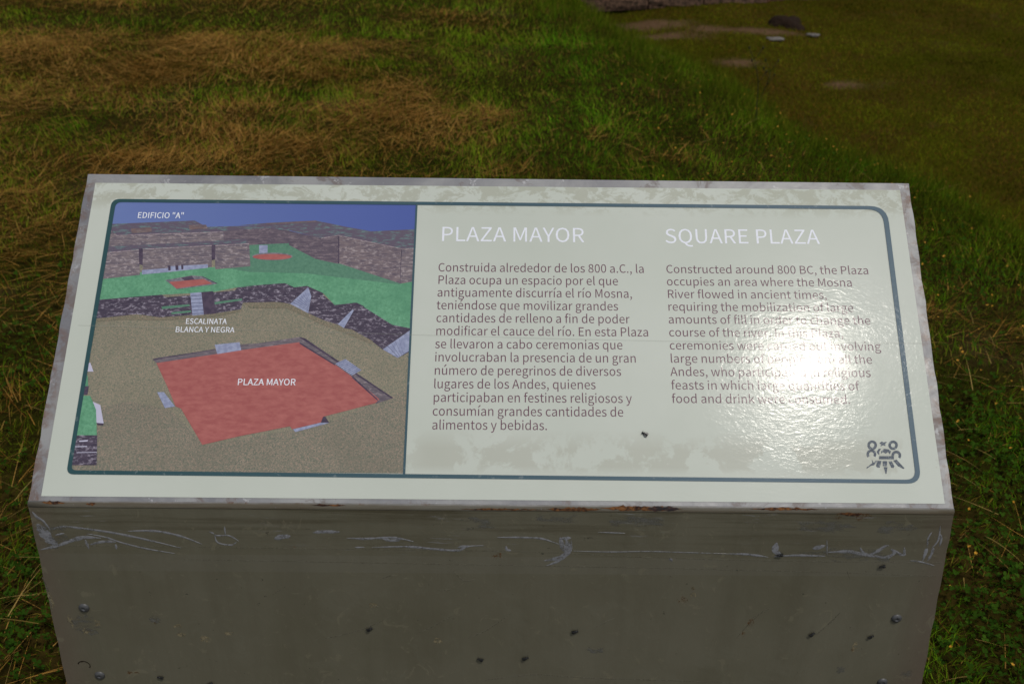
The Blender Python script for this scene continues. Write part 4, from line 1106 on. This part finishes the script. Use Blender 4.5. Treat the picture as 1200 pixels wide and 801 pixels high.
# film seam: a raised thread-thin overlap across the panel
m_seam, t, b = material('film_edge', 0.2, 0.6); b.inputs['Base Color'].default_value = (0.42, 0.43, 0.38, 1); b.inputs['Alpha'].default_value = 0.2
def strip(pts, wpx, h, name, mat, plane='P', parent=sign, taper=True):
    """a narrow raised mark along measured points"""
    V = []; Fc = []
    P = [(pl(*p) if plane == 'P' else frt(*p)) for p in pts]
    # smooth the path
    Q = []
    for i in range(len(P) - 1):
        p0 = Vector(P[max(i - 1, 0)]); p1 = Vector(P[i]); p2 = Vector(P[i + 1]); p3 = Vector(P[min(i + 2, len(P) - 1)])
        for k in range(6):
            f = k / 6
            Q.append(0.5 * ((2 * p1) + (p2 - p0) * f + (2 * p0 - 5 * p1 + 4 * p2 - p3) * f * f + (3 * p1 - p0 - 3 * p2 + p3) * f ** 3))
    Q.append(Vector(P[-1]))
    n = len(Q); f3 = P3 if plane == 'P' else F3
    for i, q_ in enumerate(Q):
        e = Q[min(i + 1, n - 1)] - Q[max(i - 1, 0)]; e = e.normalized() if e.length else Vector((1, 0))
        nn = Vector((-e.y, e.x)); w = wpx * 0.00108 * 0.5 * (random.uniform(0.7, 1.25))
        if taper: w *= min(1, 0.15 + 3.5 * min(i, n - 1 - i) / n)
        a_ = q_ + nn * w; b_ = q_ - nn * w
        V += [f3(a_.x, a_.y, 0.0001), f3(q_.x, q_.y, h), f3(b_.x, b_.y, 0.0001)] if plane != 'P' else [f3(a_.x, a_.y, h), f3(q_.x, q_.y, h + 0.0002), f3(b_.x, b_.y, h)]
    for i in range(n - 1):
        for k in range(2):
            a_ = i * 3 + k; Fc.append((a_, a_ + 1, a_ + 4, a_ + 3))
    o = obj(name, V, Fc, mat, None, True)
    return place(o) if parent is sign else o
strip([(92, 381.5), (300, 387), (490, 392.6), (780, 399.8), (1082, 402.5)], 1.0, 0.00135, 'film_seam', m_seam, 'P', sign, False)

# ---------------------------------------------------------------- wear on the front
m_scr, t, b = material('scraped_bare_paint', 0.3, 0.6); vv = t.noise(t.coord(), 200, 4); t.l.new(t.mix(vv, (0.17, 0.17, 0.18), (0.30, 0.30, 0.315)), b.inputs['Base Color'])
m_scr2, t, b = material('faint_scrape', 0.45, 0.4); vv = t.noise(t.coord(), 200, 4); t.l.new(t.mix(vv, (0.12, 0.11, 0.08), (0.17, 0.155, 0.11)), b.inputs['Base Color'])
nd_ = NT(m_scr); al = nd_.ramp(nd_.noise(nd_.coord((1, 1, 1)), 150, 6, 0.75), 0.34, 0.52, (0.2, 0.2, 0.2, 1), (1, 1, 1, 1)); nd_.l.new(al, m_scr.node_tree.nodes['Principled BSDF'].inputs['Alpha'])
nd_ = NT(m_scr2); al = nd_.ramp(nd_.noise(nd_.coord((1, 1, 1)), 200, 4, 0.7), 0.40, 0.56, (0.0, 0.0, 0.0, 1), (1, 1, 1, 1)); nd_.l.new(al, m_scr2.node_tree.nodes['Principled BSDF'].inputs['Alpha'])
def a1_(*p): return [(x_ / 3.467, 570 + y_ / 3.467) for x_, y_ in p]
def a2_(*p): return [(300 + x_ / 3.467, 570 + y_ / 3.467) for x_, y_ in p]
def a3_(*p): return [(600 + x_ / 3.467, 570 + y_ / 3.467) for x_, y_ in p]
def a4_(*p): return [(880 + x_ / 3.325, 560 + y_ / 3.325) for x_, y_ in p]
SCR = [(a1_((215, 172), (255, 161), (360, 172), (480, 190), (620, 220), (735, 248)), 2.0), (a1_((355, 190), (430, 205), (500, 228), (600, 252), (710, 270)), 1.6),
       (a1_((520, 180), (600, 178), (660, 183), (740, 202), (820, 232)), 2.2), (a1_((165, 255), (230, 240), (300, 215), (345, 205), (410, 208)), 3.6),
       (a1_((152, 150), (185, 195), (215, 232)), 9), (a1_((190, 175), (205, 215), (235, 235)), 6), (a1_((130, 100), (150, 122), (175, 138), (205, 175)), 2.2), (a1_((225, 196), (262, 188)), 1.6),
       (a1_((345, 212), (362, 252)), 2), (a1_((470, 232), (473, 252)), 2), (a1_((365, 235), (420, 222), (470, 224)), 2.6),
       (a1_((868, 192), (885, 198), (930, 198), (970, 220)), 1.4), (a1_((872, 194), (885, 226), (940, 236), (962, 222)), 1.4), (a1_((912, 160), (916, 198)), 1.2), (a1_((850, 182), (870, 190)), 1.6),
       (a2_((75, 212), (105, 203), (140, 200)), 5), (a2_((232, 186), (270, 182), (342, 183)), 3.4), (a2_((368, 208), (450, 210), (560, 206), (640, 222)), 2), (a2_((515, 212), (560, 218), (590, 208)), 3.5),
       (a2_((402, 246), (440, 245)), 1.6), (a2_((470, 246), (560, 243), (640, 244), (720, 252), (820, 258), (860, 242), (925, 238)), 2.2), (a2_((820, 246), (870, 240)), 3),
       (a2_((980, 205), (1040, 205)) + a3_((60, 206), (120, 210), (190, 232)), 1.8), (a2_((1015, 240), (1020, 255), (1036, 258)), 2.6),
       (a3_((195, 205), (205, 240), (212, 262)), 4), (a3_((215, 205), (228, 240), (215, 275), (175, 292), (130, 300)), 4.5), (a3_((240, 215), (236, 262), (190, 300), (140, 320)), 2.4), (a3_((200, 210), (240, 207)), 3),
       (a3_((250, 260), (400, 264), (550, 262), (700, 266), (900, 272)), 0.9), (a3_((880, 272), (960, 274), (1040, 285)), 2.0), (a3_((640, 290), (652, 302)), 2.2), (a3_((350, 184), (460, 188)), 0.9),
       (a4_((0, 300), (50, 303)), 1.8), (a4_((90, 305), (180, 300), (290, 303)), 2.2), (a4_((100, 250), (95, 285), (118, 295)), 5), (a4_((240, 275), (290, 262)), 4), (a4_((296, 240), (297, 300)), 1),
       (a4_((300, 288), (380, 285), (430, 296), (500, 308)), 3.2), (a4_((425, 268), (440, 292), (470, 296), (520, 266), (538, 262)), 3.2), (a4_((480, 300), (525, 308), (560, 290), (545, 275)), 3.4), (a4_((560, 280), (595, 300), (597, 268)), 2.4),
       (a4_((688, 268), (690, 235), (706, 208)), 1.4), (a4_((705, 272), (730, 240), (738, 184)), 1.4), (a4_((735, 265), (742, 235), (736, 215)), 1.6), (a4_((685, 270), (680, 292), (668, 322)), 3.0), (a4_((712, 270), (705, 292), (688, 322)), 2.6),
       (a4_((620, 320), (660, 325), (715, 340)), 1.4)]
for i, (p, w) in enumerate(SCR):
    strip(p, w * 1.35, 0.0005, 'scratch', m_scr, 'F')
FAINT = [(a2_((240, 622), (330, 605), (440, 575), (550, 525)), 1.0), (a2_((650, 598), (730, 560), (800, 520)), 1.0), (a2_((800, 340), (845, 380), (890, 376)), 1.0), (a2_((860, 615), (940, 580), (1040, 510)), 1.1),
         (a2_((68, 438), (125, 402)), 1.0), (a2_((920, 786), (1040, 770)), 1.0), (a3_((0, 768), (100, 762), (300, 775), (600, 785), (900, 795)), 1.2), (a3_((330, 575), (420, 530)), 1.0),
         (a3_((910, 615), (960, 560), (1035, 490)), 1.3), (a4_((255, 608), (310, 560), (350, 520)), 2.2), (a4_((0, 545), (80, 505)), 1.2), (a4_((375, 360), (385, 395)), 1.0), (a1_((170, 365), (195, 420), (215, 510)), 2.4),
         (a1_((280, 530), (295, 575)), 1.6), (a1_((320, 575), (365, 580)), 1.8), (a1_((720, 590), (748, 605)), 2.4), (a2_((505, 375), (560, 355)), 1.3), (a2_((735, 420), (790, 418)), 1.2), (a2_((455, 482), (498, 486)), 1.6)]
for p, w in FAINT:
    strip(p, w, 0.0004, 'scratch', m_scr2, 'F')
# film folded over onto the front: two faint edges
strip(a1_((165, 240), (500, 240), (1040, 248)) + a3_((0, 262), (520, 285), (1040, 300)) + [(1104, 659)], 0.7, 0.0003, 'film_seam', m_scr2, 'F', sign, False)
strip([(215, 655), (500, 660), (900, 668), (1098, 675)], 0.8, 0.0003, 'film_seam', m_scr2, 'F', sign, False)
# flaked spots: ragged little islands
def flake(x_, y_, rx, ry, mat, name='paint_flake', h=0.0003, n=22):
    u, v = frt(x_, y_); V = [F3(u, v, h)]
    for i in range(n):
        a = i * 2 * math.pi / n; q_ = random.uniform(0.55, 1.15)
        V.append(F3(u + rx * 0.00108 * q_ * math.cos(a), v + ry * 0.0013 * q_ * math.sin(a), h))
    return place(obj(name, V, [(0, i + 1, (i + 1) % n + 1) for i in range(n)], mat))
m_cream, t, b = material('old_cream_coat', 0.6, 0.3); b.inputs['Base Color'].default_value = (0.24, 0.20, 0.12, 1)
al = t.ramp(t.noise(t.coord(), 240, 4, 0.75), 0.44, 0.54); t.l.new(al, b.inputs['Alpha'])
m_greyf, t, b = material('grey_undercoat', 0.5, 0.3); b.inputs['Base Color'].default_value = (0.150, 0.145, 0.125, 1)
al = t.math('MULTIPLY', t.ramp(t.noise(t.coord((0.35, 1, 1)), 110, 6, 0.8), 0.46, 0.60), 0.75); t.l.new(al, b.inputs['Alpha'])
m_speckr, t, b = material('rust_freckle', 0.8, 0.2); b.inputs['Base Color'].default_value = (0.16, 0.072, 0.022, 1)
al = t.math('MULTIPLY', t.ramp(t.noise(t.coord(), 260, 4, 0.75), 0.48, 0.60), 0.8); t.l.new(al, b.inputs['Alpha'])
for a_ in [(101, 731, 17, 14, m_greyf), (83, 727, 3, 9, m_cream), (114, 729, 4, 5, m_cream), (101, 738, 7, 4, m_cream), (60, 703, 3, 13, m_cream), (208, 733, 6, 3, m_cream), (213, 743, 6, 3, m_cream), (240, 748, 7, 5, m_cream),
           (182, 725, 8, 5, m_greyf), (268, 741, 7, 4, m_cream), (152, 787, 4, 3, m_speckr), (160, 788, 4, 3, m_speckr), (182, 729, 2.5, 2, m_speckr), (437, 708, 6, 4, m_cream), (513, 750, 6, 4, m_cream), (585, 650, 5, 3, m_speckr), (579, 652, 4, 3, m_speckr),
           (812, 689, 2, 2, m_speckr), (800, 702, 7, 4, m_speckr), (812, 696, 4, 4, m_cream), (871, 742, 2.5, 4, m_speckr), (880, 728, 4, 6, m_speckr), (1001, 757, 4, 8, m_cream), (999, 761, 2, 3, m_speckr), (1010, 605, 12, 5, m_speckr),
           (983, 605, 5, 3, m_speckr), (1062, 790, 9, 8, m_greyf), (985, 784, 6, 6, m_greyf), (697, 760, 14, 5, m_greyf), (560, 613, 22, 8, m_greyf), (650, 606, 30, 6, m_greyf), (745, 611, 34, 7, m_greyf), (965, 617, 34, 8, m_greyf), (1050, 618, 22, 8, m_greyf),
           (1000, 650, 60, 9, m_greyf), (60, 628, 22, 16, m_greyf)]:
    flake(*a_)
# rust patches along the fold
m_rust, t, b = material('flaking_rust', 0.8, 0.2); vv = t.noise(t.coord(), 160, 5, 0.7); t.l.new(t.mix(t.ramp(vv, 0.4, 0.6), (0.030, 0.014, 0.010), (0.20, 0.085, 0.028)), b.inputs['Base Color'])
bp = t.new('ShaderNodeBump', Strength=1.0, Distance=0.002); t.l.new(vv, bp.inputs['Height']); t.l.new(bp.outputs[0], b.inputs['Normal'])
m_rustd, t, b = material('black_rust', 0.7, 0.3); vv = t.noise(t.coord(), 200, 5, 0.7); t.l.new(t.mix(t.ramp(vv, 0.45, 0.75), (0.016, 0.012, 0.014), (0.12, 0.05, 0.03)), b.inputs['Base Color'])
def fold_patch(x0, x1, lo, hi, mat, name='rust_patch', jag=1.0):
    """rust on the fold between two fractions of its arc (0 = panel side, 1 = front side)"""
    u0 = pl(x0, 592)[0]; u1 = pl(x1, 592)[0]
    n = max(6, int((u1 - u0) / 0.003)); V = []; Fc = []
    rowsN = 4
    for i in range(n + 1):
        f = i / n; u = u0 + (u1 - u0) * f
        env = min(1, 4 * min(f, 1 - f) + 0.02)
        mid = (lo + hi) / 2 + random.uniform(-0.06, 0.06) * jag; hw = (hi - lo) / 2 * env * random.uniform(0.45, 1.15)
        for k in range(rowsN):
            a = mid - hw + 2 * hw * k / (rowsN - 1)
            a = max(-0.15, min(1.15, a))
            nn = PN.slerp(FN, max(0, min(1, a)))
            p = base_c + nn * (RB + 0.00035)
            if a > 1: p = p + FD * (a - 1) * 0.02
            if a < 0: p = p + PU * (-a) * 0.02
            V.append((u, p.y, p.z))
    for i in range(n):
        for k in range(rowsN - 1):
            j = i * rowsN + k; Fc.append((j, j + 1, j + rowsN + 1, j + rowsN))
    return place(obj(name, V, Fc, mat))
fold_patch(703, 800, 0.05, 0.75, m_rust); fold_patch(758, 796, 0.1, 0.8, m_rustd).location.z += 0.0004
fold_patch(640, 705, 0.3, 0.9, m_rust); fold_patch(878, 960, 0.1, 0.5, m_rust); fold_patch(365, 405, 0.15, 0.45, m_rust)
fold_patch(48, 76, 0.05, 0.5, m_rust); fold_patch(100, 112, 0.2, 0.6, m_rust); fold_patch(540, 640, 0.55, 0.8, m_rust); fold_patch(980, 1012, 0.75, 1.15, m_rust)

# screws: domed heads with a washer
m_screw, t, b = material('dull_steel', 0.5, 0.5); b.inputs['Metallic'].default_value = 0.5
vv = t.noise(t.coord(), 300, 3); t.l.new(t.mix(vv, (0.06, 0.06, 0.062), (0.15, 0.15, 0.15)), b.inputs['Base Color'])
for (x_, y_) in [(98.5, 711.5), (117, 790.5), (1050.5, 724), (1034, 798.5)]:
    u, v = frt(x_, y_)
    bm = bmesh.new()
    prof = [(0.0068, 0.0), (0.0068, 0.0006), (0.0062, 0.0014), (0.0050, 0.0023), (0.0032, 0.0029), (0.0024, 0.0030), (0.0020, 0.0020), (0.0008, 0.0019)]
    rings = []
    for (r, h) in prof:
        rings.append([bm.verts.new(F3(u + r * math.cos(q_ * math.pi / 10), v + r * math.sin(q_ * math.pi / 10), h)) for q_ in range(20)])
    for A, B in zip(rings, rings[1:]):
        for q_ in range(20): bm.faces.new((A[q_], B[q_], B[(q_ + 1) % 20], A[(q_ + 1) % 20]))
    bm.faces.new(rings[-1])
    bmesh.ops.recalc_face_normals(bm, faces=bm.faces)
    place(bmobj('screw', bm, m_screw, None, True))
# old hole with a chipped rim
u, v = frt(98.5, 779)
m_hole, t, b = material('chipped_hole', 0.9, 0.1); b.inputs['Base Color'].default_value = (0.022, 0.015, 0.010, 1)
V = []; Fc = []
for i in range(17):
    a = math.radians(200 + i * 190 / 16)
    for r in (0.0085, 0.0068 + random.uniform(-0.0008, 0.0008)):
        V.append(F3(u + r * math.cos(a), v + r * math.sin(a), 0.0003))
for i in range(16): Fc.append((2 * i, 2 * i + 2, 2 * i + 3, 2 * i + 1))
place(obj('chipped_ring', V, Fc, m_hole))

# ---------------------------------------------------------------- flies resting on the sign
m_fly, t, b = material('fly_black', 0.4, 0.5); b.inputs['Base Color'].default_value = (0.008, 0.008, 0.009, 1)
m_wing, t, b = material('fly_wing', 0.3, 0.5); b.inputs['Base Color'].default_value = (0.03, 0.03, 0.03, 1)
def fly_proto():
    bm = bmesh.new()
    for (cx_, sx, sy, sz) in ((-0.0018, 0.0019, 0.0012, 0.0011), (0.0006, 0.0014, 0.0012, 0.0012), (0.0024, 0.0008, 0.0010, 0.0008)):
        bmesh.ops.create_icosphere(bm, subdivisions=2, radius=1, matrix=Matrix.Translation((cx_, 0, 0.0013)) @ Matrix.Diagonal((sx, sy, sz, 1)))
    for s in (-1, 1):
        for k, fx in enumerate((-0.0008, 0.0004, 0.0016)):
            tube(bm, [(fx, 0, 0.0010), (fx + (k - 1) * 0.0008, s * 0.0018, 0.0013), (fx + (k - 1) * 0.0014, s * 0.0028, 0.0001)], 0.00014, 0.0001, 4)
    return bm
root0 = None
FL = [('P', 755, 508.5, 150, 'small black fly on the pale sheet below the end of the Spanish text'),
      ('F', 433.5, 735.5, 30, 'black fly on the middle of the front panel above the two lowest central flies'),
      ('F', 562.5, 771, 160, 'black fly on the front panel, left one of the low central pair'),
      ('F', 616, 769.5, 20, 'black fly on the front panel, right one of the low central pair'),
      ('F', 674, 738.5, 10, 'black fly on the front panel right of centre, above the low pair'),
      ('F', 913, 649, 190, 'black fly on the pale scrape line just right of the emptier centre, under the fold'),
      ('F', 1033, 662.5, 200, 'black fly just below the zigzag scrape near the right end of the front'),
      ('F', 951.5, 741.5, 40, 'black fly left of the upper right screw, beside a pale scrape'),
      ('F', 1020.5, 744.5, 30, 'black fly directly below and left of the upper right screw'),
      ('F', 188, 792, 170, 'black fly low on the left of the front, right of the lower left screw'),
      ('F', 247, 799.5, 30, 'black fly at the very bottom of the front panel left of centre')]
WINGV = []
for s in (-1, 1):
    for k in range(9):
        a = k / 8
        WINGV.append((0.0006 - 0.0044 * a, s * (0.0006 + 0.0011 * math.sin(math.pi * a) + 0.0012 * a), 0.0022 - 0.0006 * a))
    for k in range(9):
        a = 1 - k / 8
        WINGV.append((0.0006 - 0.0044 * a, s * (0.0004 + 0.0006 * a), 0.0023 - 0.0006 * a))
for i, (plane, x_, y_, ang, lab) in enumerate(FL):
    if plane == 'P':
        u, v = pl(x_, y_); loc = P3(u, v, 0.0007); nn = PN; ux = Vector((1, 0, 0)); 
    else:
        u, v = frt(x_, y_); loc = F3(u, v, 0.0002); nn = FN; ux = Vector((1, 0, 0))
    uy = nn.cross(ux)
    if i == 0:
        root0 = empty('fly', loc)
        bmobj('body', fly_proto(), m_fly, root0, True)
        obj('wing', WINGV[:18], [tuple(range(18))], m_wing, root0); obj('wing', WINGV[18:], [tuple(range(18))], m_wing, root0)
        r_ = root0
    else:
        r_ = root0.copy(); C.objects.link(r_)
        for ch in list(root0.children):
            c_ = ch.copy(); C.objects.link(c_); c_.parent = r_
    rot = Matrix((ux, uy, nn)).transposed()
    r_.matrix_world = Matrix.Translation(loc) @ rot.to_4x4() @ Matrix.Rotation(math.radians(ang), 4, 'Z') @ Matrix.Scale(1.15 + 0.2 * random.random(), 4)
    tag(r_, lab, 'fly', 'flies resting on the sign')
